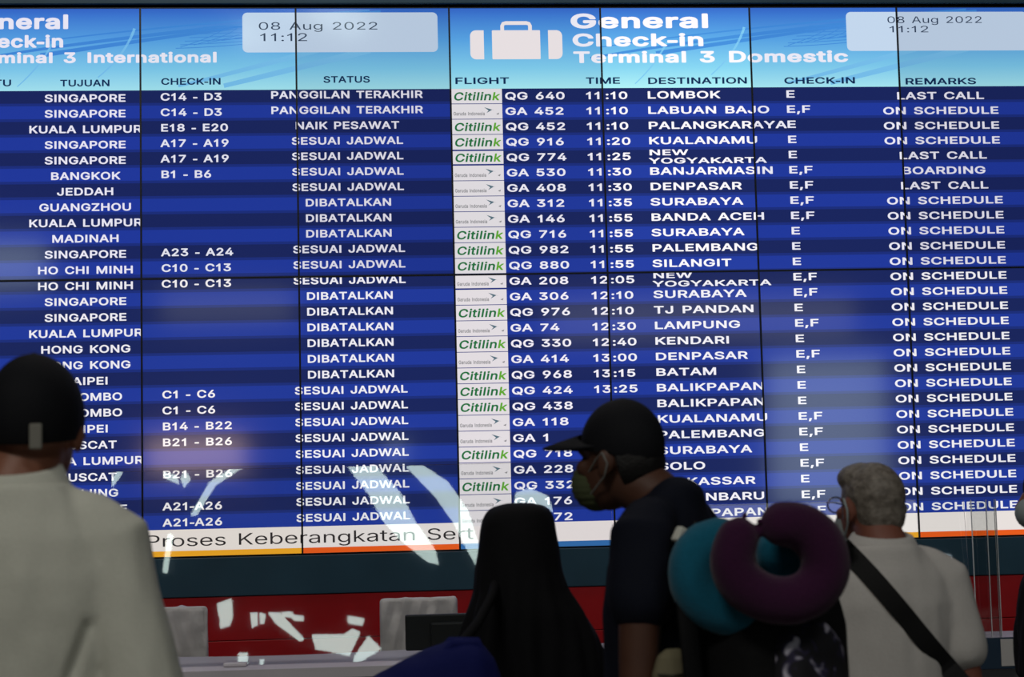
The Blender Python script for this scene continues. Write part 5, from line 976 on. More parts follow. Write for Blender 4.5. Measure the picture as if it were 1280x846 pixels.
for r in range(2):
    for c in range(7):
        x0, x1 = SEAM[c], SEAM[c + 1]
        z0, z1 = (0.0, PH) if r == 0 else (-PH, 0.0)
        o = Vector(((x0 + x1) / 2, 0, ZM + z0))
        root = empty('display_panel', o)
        tag(root, PLABEL[(c, r)], 'display screen', 'departure board displays')
        hw = PW / 2
        box_obj('housing', (-hw + .001, .004, .001), (hw - .001, .10, PH - .001), m_house, root)
        bm = bmesh.new()
        b = BZ
        add_box(bm, (-hw + .0002, -.004, 0.0002), (-hw + b, .005, PH - .0002))
        add_box(bm, (hw - b, -.004, 0.0002), (hw - .0002, .005, PH - .0002))
        add_box(bm, (-hw + b, -.004, 0.0002), (hw - b, .005, b))
        add_box(bm, (-hw + b, -.004, PH - b), (hw - b, .005, PH - .0002))
        bm_obj('bezel', bm, m_bezel, root)
        parts = {}
        xa, xb, za, zc = x0 + b, x1 - b, z0 + b, z1 - b
        for V, F, mk, layer, part in items:
            mx0, mx1 = min(v[0] for v in V), max(v[0] for v in V)
            mz0, mz1 = min(v[1] for v in V), max(v[1] for v in V)
            if mx1 <= xa or mx0 >= xb or mz1 <= za or mz0 >= zc:
                continue
            P = parts.setdefault(part, ([], [], [], []))
            inside = mx0 >= xa and mx1 <= xb and mz0 >= za and mz1 <= zc
            y = 0.002 - 0.0006 * layer
            for f in F:
                poly = [V[i] for i in f]
                if not inside:
                    poly = clip_poly(poly, xa, xb, 0)
                    if poly:
                        poly = clip_poly(poly, za, zc, 1)
                    if not poly:
                        continue
                # face the hall (-Y): counter-clockwise seen from the front
                ar = sum(poly[i][0] * poly[(i + 1) % len(poly)][1] - poly[(i + 1) % len(poly)][0] * poly[i][1] for i in range(len(poly)))
                if ar < 0:
                    poly = poly[::-1]
                k0 = len(P[0])
                P[0].extend((px - o.x, y, pz + ZM - o.z) for px, pz in poly)
                P[1].append(tuple(range(k0, k0 + len(poly))))
                P[2].append(mk)
                P[3].append([(px, (pz - HB) / (PH - HB)) for px, pz in poly])
        for part, (V, F, mk, uv) in parts.items():
            used = [q for q in SK if q in set(mk)]
            ob = mesh_obj(part, V, F, [S[q] for q in used], root, [used.index(q) for q in mk], uv)
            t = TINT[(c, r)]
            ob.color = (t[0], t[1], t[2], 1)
            if part == 'row_lettering':
                ob['label'] = 'white capital lettering'

# ------------------------------------------------------------------ counter, things behind and on it
m_counter = mat('counter_laminate', (205, 200, 206), 0.35, 0.4, vary=0.05, scale=5)
m_coun2 = mat('counter_front', (128, 126, 130), 0.5, 0.3, vary=0.05, scale=4)
ct = empty('service_counter', (0, -1.3, 0))
tag(ct, 'long pale grey service counter in front of the red cladding', 'counter')
pts = [(-4.2, -0.98)]
for i in range(17):
    t = i / 16
    pts.append((-1.55 + 1.0 * t, -0.98 - 0.10 * math.sin(math.pi * t)))
pts += [(4.2, -0.98), (4.2, -1.62), (-4.2, -1.62)]
n = len(pts)
V = [(x, y + 1.3, .955) for x, y in pts] + [(x, y + 1.3, .92) for x, y in pts]
F = [tuple(reversed(range(n))), tuple(range(n, 2 * n))] + [(i, (i + 1) % n, (i + 1) % n + n, i + n) for i in range(n)]
mesh_obj('countertop', V, F, m_counter, ct)
box_obj('front_panel', (-4.1, -.25, 0), (4.1, .12, .92), m_coun2, ct, .004)
box_obj('kick_plate', (-4.1, -.262, 0), (4.1, -.2495, .12), mat('kick_plate', (40, 40, 44), .5), ct)

m_dark = mat('dark_plastic', (36, 38, 38), 0.55, 0.35, bump=.05, scale=200)
mo = empty('computer_monitor', (-0.42, -1.28, .955))
tag(mo, 'dark grey monitor seen from behind on counter beside the woman in black', 'monitor')
bm = bmesh.new()
add_box(bm, (-.19, -.015, .02), (.30, .02, .148), 0, .006)
add_box(bm, (-.10, -.035, .035), (.20, -.014, .12), 0, .008)
bm_obj('casing', bm, m_dark, mo)
bm = bmesh.new()
add_box(bm, (.02, -.02, .005), (.09, .01, .05), 0, .004)
add_box(bm, (-.06, -.08, 0.0005), (.17, .08, .012), 0, .004)
bm_obj('stand', bm, m_dark, mo)
box_obj('screen', (-.18, .0195, .03), (.29, .022, .14), mat('monitor_glass', (8, 9, 12), .15), mo)

# chairs with creased pale covers behind the counter
m_cover = mat('chair_cover', (226, 220, 220), 0.55, 0.35, bump=.35, scale=28, vary=.06)
m_chrome = mat('chair_metal', (130, 130, 135), 0.25, 0.5, 1.0)


def covered_chair(cx, w, top, label):
    root = empty('covered_chair', (cx, -.62, 0))
    tag(root, label, 'chair', 'covered chairs behind the counter')
    rnd = random.Random(int(cx * 100) + 7)
    ph = [rnd.uniform(0, 6) for _ in range(6)]

    def fold(co_, n_):
        a = math.sin(co_.x * 95 + 2.4 * math.sin(co_.z * 13 + ph[0]) + ph[1])
        b = math.sin(co_.x * 42 + 3.0 * math.sin(co_.z * 9 + ph[2]) + ph[3])
        k = 1.0 if abs(n_.y) > .6 else .12
        return k * (.0050 * a * abs(a) + .006 * b + .003 * noise.noise(Vector((co_.x * 30, co_.z * 22, 3 + ph[4]))))
    bm = bmesh.new()
    add_box(bm, (-w / 2, -.07, .5), (w / 2, -.03, top), 0, .012)
    bmesh.ops.subdivide_edges(bm, edges=bm.edges[:], cuts=2, use_grid_fill=True)
    fuse('backrest_cover', bm, m_cover, root, .007, 2, fold)
    bm = bmesh.new()
    add_box(bm, (-w / 2 - .01, -.03, .42), (w / 2 + .01, .40, .52), 0, .015)
    fuse('seat_cover', bm, m_cover, root, .012, 2, fold)
    for sx in (-1, 1):
        for y in (-.03, .36):
            bm = bmesh.new()
            tube(bm, [(sx * (w / 2 - .03), y, .43), (sx * (w / 2 - .015), y, .012)], [.012, .011], 10)
            bm_obj('leg', bm, m_chrome, root, True)


covered_chair(-0.545, .31, 1.132, 'chair with creased pale cover behind the monitor')
covered_chair(-1.60, .45, 1.122, 'chair with creased pale cover beside white-shirted man, left of the other one')


# clear acrylic barriers
def acrylic_mat():
    m = bpy.data.materials.new('clear_acrylic')
    m.use_nodes = True
    nt = m.node_tree
    nt.nodes.clear()
    out = nt.nodes.new('ShaderNodeOutputMaterial')
    tr = nt.nodes.new('ShaderNodeBsdfTransparent')
    tr.inputs[0].default_value = (0.965, 0.975, 0.97, 1)
    gl = nt.nodes.new('ShaderNodeBsdfGlossy')
    gl.inputs['Roughness'].default_value = 0.01
    fr = nt.nodes.new('ShaderNodeFresnel')
    fr.inputs['IOR'].default_value = 1.85
    mx = nt.nodes.new('ShaderNodeMixShader')
    nt.links.new(fr.outputs[0], mx.inputs[0])
    nt.links.new(tr.outputs[0], mx.inputs[1])
    nt.links.new(gl.outputs[0], mx.inputs[2])
    nt.links.new(mx.outputs[0], out.inputs[0])
    return m


m_acr = acrylic_mat()
m_clear = bpy.data.materials.new('clear_acrylic_back')
m_clear.use_nodes = True
nt = m_clear.node_tree
nt.nodes.clear()
n_o = nt.nodes.new('ShaderNodeOutputMaterial')
n_t = nt.nodes.new('ShaderNodeBsdfTransparent')
n_t.inputs[0].default_value = (0.975, 0.985, 0.98, 1)
nt.links.new(n_t.outputs[0], n_o.inputs[0])
m_edge = mat('acrylic_edge', (150, 165, 165), 0.3, 0.5)
TILT = R(15)


def barrier(name, xa, xb, zt, y, label, tilt, group):
    root = empty(name, (xa, y, .9565))
    tag(root, label, 'acrylic screen', group)
    hgt = (zt - .9555) / math.cos(tilt)
    rx = Matrix.Rotation(-tilt, 3, 'X')
    w = xb - xa
    V = [rx @ Vector(p) for p in ((0, 0, 0), (w, 0, 0), (w, 0, hgt), (0, 0, hgt), (0, .004, 0), (w, .004, 0), (w, .004, hgt), (0, .004, hgt))]
    mesh_obj('sheet', V, [(0, 1, 2, 3), (5, 4, 7, 6)], [m_acr, m_clear], root, [0, 1])
    bm = bmesh.new()
    for f in ((0, 3, 7, 4), (1, 5, 6, 2), (3, 2, 6, 7)):
        bm.faces.new([bm.verts.new(V[i]) for i in f])
    bm_obj('polished_edge', bm, m_edge, root)
    for fx in (.25, .75):
        bm = bmesh.new()
        add_box(bm, (w * fx - .04, -.05, 0), (w * fx + .04, .06, .012), 0, .003)
        bm_obj('foot', bm, m_counter, root)
    return root


barrier('acrylic_barrier', -1.66, .152, 1.645, -1.452, 'wide clear acrylic screen on counter, bright window reflections across it', TILT, None)
barrier('acrylic_barrier', .40, 1.455, 1.475, -1.42, 'lower clear acrylic screen on counter behind the grey-haired man', R(5), None)
# tall narrow acrylic stand at the right
st = empty('acrylic_stand', (1.50, -1.42, .9555))
tag(st, 'tall narrow clear acrylic stand on counter above the dark blue sign', 'stand')
for nm, a, b in (('front_plate', (-.043, -.03, 0), (.048, -.026, .515)), ('back_plate', (-.043, .03, 0), (.063, .034, .515))):
    box_obj(nm, a, b, m_acr, st)
m_edge2 = mat('acrylic_edge_lit', (200, 205, 205), 0.25, 0.6)
bm = bmesh.new()
for x, y in ((-.0445, -.031), (.012, -.031), (.048, -.031), (.0635, .029)):
    add_box(bm, (x, y, 0), (x + .0022, y + .006, .515))
bm_obj('plate_edges', bm, m_edge2, st)

# dark blue sign
sg = empty('counter_sign', (1.475, -1.60, .955))
tag(sg, 'small dark blue sign with blank white square at counter edge, right', 'sign')
box_obj('board', (-.115, -.028, -.078), (.095, -.022, .032), mat('sign_blue', (16, 40, 62), .4), sg, .002)
box_obj('white_square', (.003, -.0305, -.068), (.083, -.0275, .026), mat('sign_white', (190, 186, 184), .5), sg, .001)

# ------------------------------------------------------------------ people
m_skin3 = mat('skin_deep_brown', (74, 47, 35), 0.55, 0.3, vary=.06, scale=25)
m_skin = mat('skin_brown', (118, 72, 58), 0.5, 0.35, vary=.06, scale=25)
m_skin2 = mat('skin_dark', (128, 82, 62), 0.5, 0.35, vary=.06, scale=25)
m_black = mat('black_cloth', (13, 13, 16), 0.85, 0.15, bump=.1, scale=120)
m_cap = mat('black_cap_cloth', (12, 13, 18), 0.8, 0.2, bump=.1, scale=160)
m_trou = mat('dark_trousers', (30, 32, 40), 0.85, 0.15, bump=.1, scale=90)
m_shoe = mat('dark_shoes', (24, 22, 22), 0.4, 0.4)
m_mask = mat('face_mask', (140, 148, 148), 0.8, 0.15)


def head_pieces(bm, c, s, yaw, pitch=0.0, neck_to=None):
    """head about 0.235 high, facing +Y when yaw is 0 (yaw turns it to its left)"""
    Rz = Matrix.Rotation(yaw, 3, 'Z') @ Matrix.Rotation(pitch, 3, 'X')
    c = Vector(c)

    def P(x, y, z):
        return c + Rz @ Vector((x * s, y * s, z * s))
    ell(bm, P(0, -.012, .025), (.076 * s, .096 * s, .092 * s), Rz)
    ell(bm, P(0, .028, -.035), (.062 * s, .066 * s, .085 * s), Rz)
    ell(bm, P(0, .058, -.082), (.036 * s, .034 * s, .030 * s), Rz)
    tube(bm, [P(0, .085, .012), P(0, .100, -.020), P(0, .106, -.034)], [.009 * s, .012 * s, .015 * s], 10)
    for sx in (-1, 1):
        ell(bm, P(sx * .028, .082, .018), (.016 * s, .010 * s, .010 * s), Rz)
        ell(bm, P(sx * .040, .068, -.02), (.022 * s, .022 * s, .02 * s), Rz)
        er = Rz @ Matrix.Rotation(sx * R(-20), 3, 'Z')
        ell(bm, P(sx * .080, -.012, -.012), (.009 * s, .020 * s, .033 * s), er)
        ell(bm, P(sx * .077, -.002, -.036), (.008 * s, .011 * s, .013 * s), er)
    ell(bm, P(0, .088, -.058), (.024 * s, .012 * s, .006 * s), Rz)
    ell(bm, P(0, .087, -.067), (.020 * s, .012 * s, .007 * s), Rz)
    return P


def hand(bm, wrist, d, s, side):
    """relaxed hand: palm, four curled fingers of unequal length, thumb from the side"""
    d = Vector(d).normalized()
    fwd = Vector((0, 1, 0))
    fwd = (fwd - d * fwd.dot(d)).normalized()
    inn = d.cross(fwd) * side
    w = Vector(wrist)
    tube(bm, [w, w + d * .045 * s, w + d * .085 * s], [.024 * s, .034 * s, .030 * s], 12, True, (1, .55))
    for i, (off, ln) in enumerate(((.026, .070), (.009, .080), (-.009, .074), (-.026, .058))):
        b = w + d * .090 * s + fwd * off * s
        p1 = b + d * ln * .45 * s + inn * .004
        p2 = p1 + (d * .85 + inn * .5) * ln * .32 * s
        p3 = p2 + (d * .55 + inn * .8) * ln * .25 * s
        tube(bm, [b - d * .02 * s, p1, p2, p3], [.0098 * s, .0092 * s, .0085 * s, .0075 * s], 8)
    b = w + d * .030 * s + fwd * .022 * s
    tube(bm, [b, b + (fwd * .7 + d * .7 + inn * .3) * .032 * s, b + (fwd * .7 + d * 1.6 + inn * .5) * .034 * s], [.014 * s, .011 * s, .009 * s], 8)


def person(name, x, y, H, label, yaw, head_yaw, skin, sw=1.0, arms=None, head_off=(0, 0, 0), pitch=0.0, hs=1.0, nz=1.44):
    """returns root and the key points in the person's own axes (facing +Y)"""
    root = empty(name, (x, y, 0), yaw)
    tag(root, label, 'person')
    s = H / 1.72
    hc = Vector((0, .02, 1.72 * s - .117 * hs)) + Vector(head_off)
    bm = bmesh.new()
    P = head_pieces(bm, hc, hs, head_yaw, pitch)
    nb = Vector((0, -.03 * s, nz * s))
    tube(bm, [nb, (nb + hc) / 2 + Vector((0, -.008, -.01)), hc + Vector((0, -.015, -.05))], [.070 * s, .060 * s, .057 * s], 18)
    rings = [(0, 0, .80, .13, .10), (0, 0, .88, .165, .115), (0, .005, .98, .150, .105), (0, .005, 1.08, .140, .10), (0, 0, 1.20, .160, .11),
             (0, -.01, 1.31, .172, .108), (0, -.02, 1.38, .160, .09), (0, -.025, 1.42, .115, .07), (0, -.03, 1.46, .065, .06)]
    loft(bm, [(a * s, b * s, z * s, rx * s * (sw if z > 1 else 1), ry * s) for a, b, z, rx, ry in rings])
    A = arms or {}
    key = {'hc': hc, 's': s, 'P': P, 'arm': {}}
    for sd in (-1, 1):
        sh = Vector((sd * .178 * s * sw, -.02 * s, 1.365 * s))
        el, wr = A.get(sd, ((sd * .235 * s * sw, -.03 * s, 1.09 * s), (sd * .245 * s * sw, .07 * s, .86 * s)))
        el, wr = Vector(el), Vector(wr)
        tube(bm, [sh, sh.lerp(el, .5), el, el.lerp(wr, .35), wr], [.055 * s, .047 * s, .040 * s, .041 * s, .027 * s], 14)
        hand(bm, wr, wr - el, s, -sd)
        key['arm'][sd] = (sh, el, wr)
        hip, kn, an = Vector((sd * .088 * s, 0, .87 * s)), Vector((sd * .092 * s, .012 * s, .48 * s)), Vector((sd * .095 * s, -.02 * s, .085 * s))
        tube(bm, [hip, hip.lerp(kn, .5), kn, kn.lerp(an, .35), an], [.086 * s, .074 * s, .056 * s, .056 * s, .040 * s], 16)
        ell(bm, (sd * .10 * s, .055 * s, .045 * s), (.040 * s, .115 * s, .033 * s))
        key.setdefault('leg', {})[sd] = (hip, kn, an)
    fuse('body', bm, skin, root, .0065, 3)
    # trousers and shoes
    bm = bmesh.new()
    loft(bm, [(0, 0, .80 * s, .155 * s, .12 * s), (0, 0, .88 * s, .182 * s, .13 * s), (0, .005 * s, 1.00 * s, .165 * s, .12 * s)])
    for sd in (-1, 1):
        hip, kn, an = key['leg'][sd]
        tube(bm, [hip, hip.lerp(kn, .5), kn, an + Vector((0, 0, .02))], [.100 * s, .090 * s, .075 * s, .062 * s], 18)
    fuse('trousers', bm, m_trou, root, .012, 3)
    for sd in (-1, 1):
        bm = bmesh.new()
        ell(bm, (sd * .10 * s, .06 * s, .048 * s), (.050 * s, .135 * s, .046 * s))
        ell(bm, (sd * .097 * s, -.02 * s, .07 * s), (.048 * s, .055 * s, .055 * s))
        fuse('shoe', bm, m_shoe, root, .01, 2, None, [((0, 0, .003), (0, 0, -1))])
    return root, key


def wrinkle(seed, amp=.004, creases=()):
    def f(co_, n_):
        p = co_
        d = amp * noise.noise(Vector((p.x * 11 + seed, p.y * 11, p.z * 5.5)))
        d += amp * .6 * noise.noise(Vector((p.x * 26, p.y * 26 + seed, p.z * 12 + p.x * 9)))
        for a, b, w, h in creases:
            a, b = Vector(a), Vector(b)
            ab = b - a
            t = max(0, min(1, (p - a).dot(ab) / ab.length_squared))
            q = (p - (a + ab * t)).length
            d += h * math.exp(-(q / w) ** 2)
        return d
    return f


def shirt(root, key, m, name='shirt', sw=1.0, grow=.02, sleeve=.62, hem=.86, sl_r=(.075, .074, .072), seed=1, creases=(), amp=.004, neck=1.452, chest=1.0, slope=0.0, nape=0.0):
    s = key['s']
    bm = bmesh.new()
    g = grow
    rings = [(0, 0, hem, .185, .13), (0, .005, .98, .180, .125), (0, .005, 1.08, .176, .124), (0, 0, 1.20, .182, .128), (0, -.01, 1.30, .186, .122),
             (0, -.02, 1.37, .172 - slope, .100), (0, -.025, 1.415, .125 - slope, .082), (0, -.028, neck, .080, .072)]
    loft(bm, [(a * s, b * s, z * s, (rx * sw + g - .02) * s * chest, (ry + g - .02) * s) for a, b, z, rx, ry in rings], 40, 2.2)
    if nape:
        ell(bm, (0, -.038 * s, (1.432 + nape) * s), (.092 * s, .060 * s, .048 * s))
    for sd in (-1, 1):
        sh, el, wr = key['arm'][sd]
        e = sh.lerp(el, sleeve / .62) if sleeve <= .62 else el.lerp(wr, (sleeve - .62) / .38)
        pts = [Vector((sd * .075 * s, -.025 * s, 1.412 * s)), Vector((sd * .13 * s * sw, -.022 * s, 1.392 * s)), sh, sh.lerp(e, .5), e]
        tube(bm, pts, [.045 * s, .058 * s, sl_r[0] * s, sl_r[1] * s, sl_r[2] * s], 18)
    return fuse(name, bm, m, root, .0085, 4, wrinkle(seed, amp, creases))


def collar(root, key, m, r0=.072, r1=.084, z0=1.425, z1=1.475, tilt=R(14), name='collar', cy=-.022):
    """folded collar band, higher at the nape"""
    s = key['s']
    bm = bmesh.new()
    seg = 40
    prof = [(r1 + .012, z0 - .004), (r1 + .008, z0 + .018), (r0 + .010, z1), (r0 + .002, z1 + .004), (r0 - .004, z1 - .004), (r0 - .002, z0)]
    M = Matrix.Rotation(tilt, 3, 'X')
    rings = []
    cz = (z0 + z1) / 2
    for k in range(seg):
        a = 2 * math.pi * k / seg
        rings.append([bm.verts.new(Vector((0, cy * s, cz * s)) + M @ Vector((math.cos(a) * r * s, math.sin(a) * r * .95 * s, (z - cz) * s))) for r, z in prof])
    for k in range(seg):
        a, b = rings[k], rings[(k + 1) % seg]
        for i in range(len(prof)):
            j = (i + 1) % len(prof)
            bm.faces.new((a[i], b[i], b[j], a[j]))
    bmesh.ops.recalc_face_normals(bm, faces=bm.faces)
    return bm_obj(name, bm, m, root, True)


def ball_cap(root, key, m, hs, yaw, brim=True, grow=1.0, low=-.005, brim_len=.085, pitch=0.0, button=True, lift=0.0, bz=.018):
    """baseball cap on the head: crown, stitched band, peak"""
    hc = key['hc']
    Rz = Matrix.Rotation(yaw, 3, 'Z') @ Matrix.Rotation(pitch, 3, 'X')
    bm = bmesh.new()
    ell(bm, hc + Rz @ Vector((0, -.010 * hs, .020 * hs + lift)), (.088 * hs * grow, .108 * hs * grow, .112 * hs * grow), Rz, 28, 20)
    crown = fuse('cap_crown', bm, m, root, .006, 3, lambda p, n: .0018 * noise.noise(p * 14), [(hc + Rz @ Vector((0, 0, low * hs)), Rz @ Vector((0, .12, -1)))])
    if brim:
        seg = 20
        V, F = [], []
        for lay, dz in ((0, .003), (1, -.002)):
            for k in range(seg + 1):
                a = math.pi * k / seg
                cx, sy = math.cos(a), math.sin(a)
                for q in (0, 1):
                    if q == 0:
                        p = Vector((cx * .078 * hs, .012 + sy * .088 * hs, bz * hs))
                    else:
                        p = Vector((cx * .080 * hs, .012 + sy * (.088 + brim_len) * hs, bz * hs - .030 * sy))
                    p.z += dz - .026 * cx * cx
                    V.append(hc + Rz @ p)
        o = 2 * (seg + 1)
        for k in range(seg):
            a, b = 2 * k, 2 * k + 2
            F += [(a, a + 1, b + 1, b), (o + a, o + b, o + b + 1, o + a + 1), (a + 1, o + a + 1, o + b + 1, b + 1), (a, b, o + b, o + a)]
        F += [(0, o, o + 1, 1), (2 * seg, 2 * seg + 1, o + 2 * seg + 1, o + 2 * seg)]
        mesh_obj('cap_peak', V, F, m, crown, smooth=True)
    if button:
        bm = bmesh.new()
        ell(bm, hc + Rz @ Vector((0, -.010 * hs, (.130 * hs * grow + lift))), (.008, .008, .004), Rz, 10, 6)
        bm_obj('cap_button', bm, m, crown, True)
    return Rz, crown


# --- man in black cap and white shirt, nearest, at the left
m_wshirt = mat('white_shirt_cloth', (196, 196, 184), 0.85, 0.15, bump=.12, scale=150, vary=.03)
X, Y, H = -1.398, -4.30, 1.84
root, key = person('person', X, Y, H, 'person seen from behind in black cap and loose white shirt, nearest at left', R(-6), R(2), m_skin2, .98, head_off=(.028, 0, -.040), hs=1.06)
sh_ = shirt(root, key, m_wshirt, sw=.98, grow=.036, sleeve=.62, sl_r=(.066, .070, .074), seed=3, neck=1.465, amp=.006,
      creases=(((.16, -.10, 1.30), (.12, -.13, 1.16), .012, -.012), ((.12, -.13, 1.16), (.10, -.13, 1.08), .014, -.010), ((-.20, -.12, 1.25), (.05, -.14, 1.12), .03, .006), ((-.1, -.12, 1.36), (.12, -.12, 1.33), .03, .004)))
collar(sh_, key, m_wshirt, .078, .098, 1.42, 1.492, R(12))
Rz, crown = ball_cap(root, key, m_cap, 1.06, R(2), True, 1.02, low=-.022)
bm = bmesh.new()
pc = key['hc'] + Rz @ Vector((.032, -.121, -.022))
add_box(bm, pc + Vector((-.012, -.003, -.024)), pc + Vector((.012, .004, .024)), 0, .003)
tg = bm_obj('cap_patch', bm, mat('cap_patch_cloth', (116, 114, 106), .7), crown)
tg['label'] = 'small pale patch on back of cap'

# --- woman in black
X, Y, H = -0.340, -3.15, 1.47
root, key = person('person', X, Y, H, 'person from behind in long black head covering, between the monitor and the capped man', 0, 0, m_skin2, .62, arms={-1: ((-.12, .06, 1.02), (-.08, .15, .90)), 1: ((.12, .06, 1.02), (.08, .15, .90))}, hs=.95)
bm = bmesh.new()
hz = 1.503
loft(bm, [(0.02, .02, .84, .245, .22), (0.02, .02, .92, .235, .21), (0.018, .02, 1.0, .222, .20), (.018, .015, 1.08, .200, .185), (.016, .01, 1.16, .180, .168), (.010, -.0, 1.22, .154, .148), (.002, -.004, 1.275, .124, .128),
          (-.004, 0, 1.33, .114, .120), (-.003, .004, 1.39, .106, .118), (-.003, .008, 1.43, .101, .115), (-.002, .010, 1.46, .096, .108), (0, .01, 1.484, .084, .096), (0, .012, 1.497, .064, .076), (0, .014, 1.505, .030, .040)], 48)


def veil(p, n_):
    low = max(0, min(1, (1.38 - p.z) / .25))
    a = math.atan2(p.y, p.x)
    return low * (.006 * math.sin(a * 9 + p.z * 14) + .004 * math.sin(a * 17 - p.z * 9)) + .0025 * noise.noise(p * 16)


fuse('head_covering', bm, m_black, root, .008, 4, veil)
bm = bmesh.new()
loft(bm, [(0, 0, .03, .26, .24), (0, 0, .4, .22, .19), (0, 0, .8, .185, .16), (0, 0, 1.02, .165, .15)], 48)
fuse('robe', bm, m_black, root, .012, 3, veil)

# --- man in profile: cap, navy T-shirt, mask
m_navy = mat('navy_tshirt_cloth', (15, 18, 30), 0.85, 0.15, bump=.1, scale=140)
X, Y, H = -0.074, -3.80, 1.80
BY = R(62)
HYAW = R(-12)
cs, sn = math.cos(BY), math.sin(BY)
root, key = person('person', X, Y, H, 'person in dark cap, face mask and navy T-shirt, turned left in front of the board', BY, HYAW, m_skin3, .96,
                   arms={-1: ((-.225, -.015, 1.12), (-.215, .08, .88)), 1: ((.23, -.01, 1.10), (.22, .10, .87))}, head_off=(0.015, .080, -.080), hs=1.0, nz=1.405)
tsh = shirt(root, key, m_navy, 'tshirt', sw=.96, grow=.014, sleeve=.26, sl_r=(.070, .070, .072), seed=9, neck=1.452, nape=.008)
Rz, crown = ball_cap(root, key, m_cap, 1.0, HYAW, True, .955, low=.012, brim_len=.105, pitch=R(2), lift=.010, bz=.052)
hc = key['hc']
Pm = key['P']
bm = bmesh.new()
ell(bm, Pm(0, .062, -.058), (.058, .062, .062), Matrix.Rotation(HYAW, 3, 'Z'), 24, 16)
mk = fuse('face_mask', bm, mat('mask_green', (70, 76, 52), .8, .15), root, .006, 3, lambda p, n: .0012 * math.sin(p.z * 420), [(Pm(0, .040, -.05), (0, -1, 0)), (Pm(0, .09, -.012), (0, .2, 1))])
mk['label'] = 'pale green pleated face mask'
bm = bmesh.new()
for sx in (-1, 1):
    tube(bm, [Pm(sx * .058, .045, -.030), Pm(sx * .078, .012, -.002), Pm(sx * .090, -.012, .012), Pm(sx * .092, -.026, -.012), Pm(sx * .082, -.012, -.040), Pm(sx * .060, .040, -.080)], [.0022] * 6, 6)
bm_obj('mask_strap', bm, mat('mask_strap_cloth', (112, 112, 108), .8), mk, True)
bm = bmesh.new()
ell(bm, hc + Matrix.Rotation(HYAW, 3, 'Z') @ Vector((0, -.026, -.012)), (.081, .086, .075), None, 24, 16)
fuse('hair', bm, mat('black_hair', (16, 14, 14), .6, .3, bump=.4, scale=180), root, .006, 2, lambda p, n: .002 * noise.noise(p * 60), [(hc + Vector((0, -.020, 0)), (0, 1, -.25)), (hc + Vector((0, 0, -.075)), (0, -.1, -1))])
bm = bmesh.new()
ps = Vector((-.205, -.115, 1.43))
add_box(bm, ps + Vector((-.014, -.012, -.017)), ps + Vector((.014, .012, .017)), 0, .004, Matrix.Rotation(R(-40), 3, 'Z') @ Matrix.Rotation(R(30), 3, 'Y'))
pt = bm_obj('sleeve_patch', bm, mat('white_patch', (200, 200, 190), .7), tsh)
pt['label'] = 'small white patch at shoulder of T-shirt'

# --- backpack worn by that man, with two neck pillows hanging on it
def patterned():
    m = bpy.data.materials.new('patterned_cloth')
    m.use_nodes = True
    nt = m.node_tree
    b = nt.nodes['Principled BSDF']
    b.inputs['Roughness'].default_value = .8
    tc = nt.nodes.new('ShaderNodeTexCoord')
    n1 = nt.nodes.new('ShaderNodeTexNoise')
    n1.inputs['Scale'].default_value = 26
    n1.inputs['Detail'].default_value = 1.5
    n1.inputs['Distortion'].default_value = .6
    r1 = nt.nodes.new('ShaderNodeValToRGB')
    e = r1.color_ramp.elements
    e[0].position, e[0].color = .50, lin((14, 12, 20))
    e[1].position, e[1].color = .66, lin((190, 186, 200))
    q = e.new(.57)
    q.color = lin((34, 28, 62))
    nt.links.new(tc.outputs['Object'], n1.inputs['Vector'])
    nt.links.new(n1.outputs['Fac'], r1.inputs[0])
    nt.links.new(r1.outputs[0], b.inputs['Base Color'])
    return m


bk = empty('backpack', (0.135, -4.00, 0.78), R(38))
tag(bk, 'black backpack with black and white patterned pocket under the neck pillows', 'backpack')
m_pack = mat('backpack_cloth', (11, 11, 13), .8, .2, bump=.15, scale=130)
bm = bmesh.new()
loft(bm, [(0.0, 0, -.02, .12, .09), (.0, 0, .04, .165, .115), (.0, 0, .25, .175, .12), (0, 0, .45, .165, .115), (0, 0, .57, .13, .095), (0, 0, .62, .07, .05)], 40, 2.8)
fuse('pack_body', bm, m_pack, bk, .009, 3, wrinkle(5, .004))
bm = bmesh.new()
loft(bm, [(-.03, -.11, .02, .06, .04), (-.03, -.115, .08, .10, .050), (-.03, -.115, .32, .105, .050), (-.03, -.11, .42, .095, .045), (-.03, -.10, .465, .06, .03)], 36, 2.6)
pk = fuse('front_pocket', bm, patterned(), bk, .008, 3, wrinkle(8, .006))
pk['label'] = 'pocket of black cloth with white and violet blotches'
bm = bmesh.new()
tube(bm, [(-.05, .02, .60), (-.03, 0, .655), (.03, 0, .655), (.05, .02, .60)], [.008] * 4, 8)
bm_obj('carry_handle', bm, m_pack, bk, True)
for q, off in ((0, 0.0), (1, .17)):
    bm = bmesh.new()
    tube(bm, [(-.06, .06 + off * .8, .55), (-.14, .09 + off, .66), (-.22, .06 + off, .55), (-.22, .04 + off, .35), (-.10, .06 + off * .6, .12)], [.016] * 5, 8, True, (1.4, .5))
    bm_obj('shoulder_strap', bm, m_pack, bk, True)


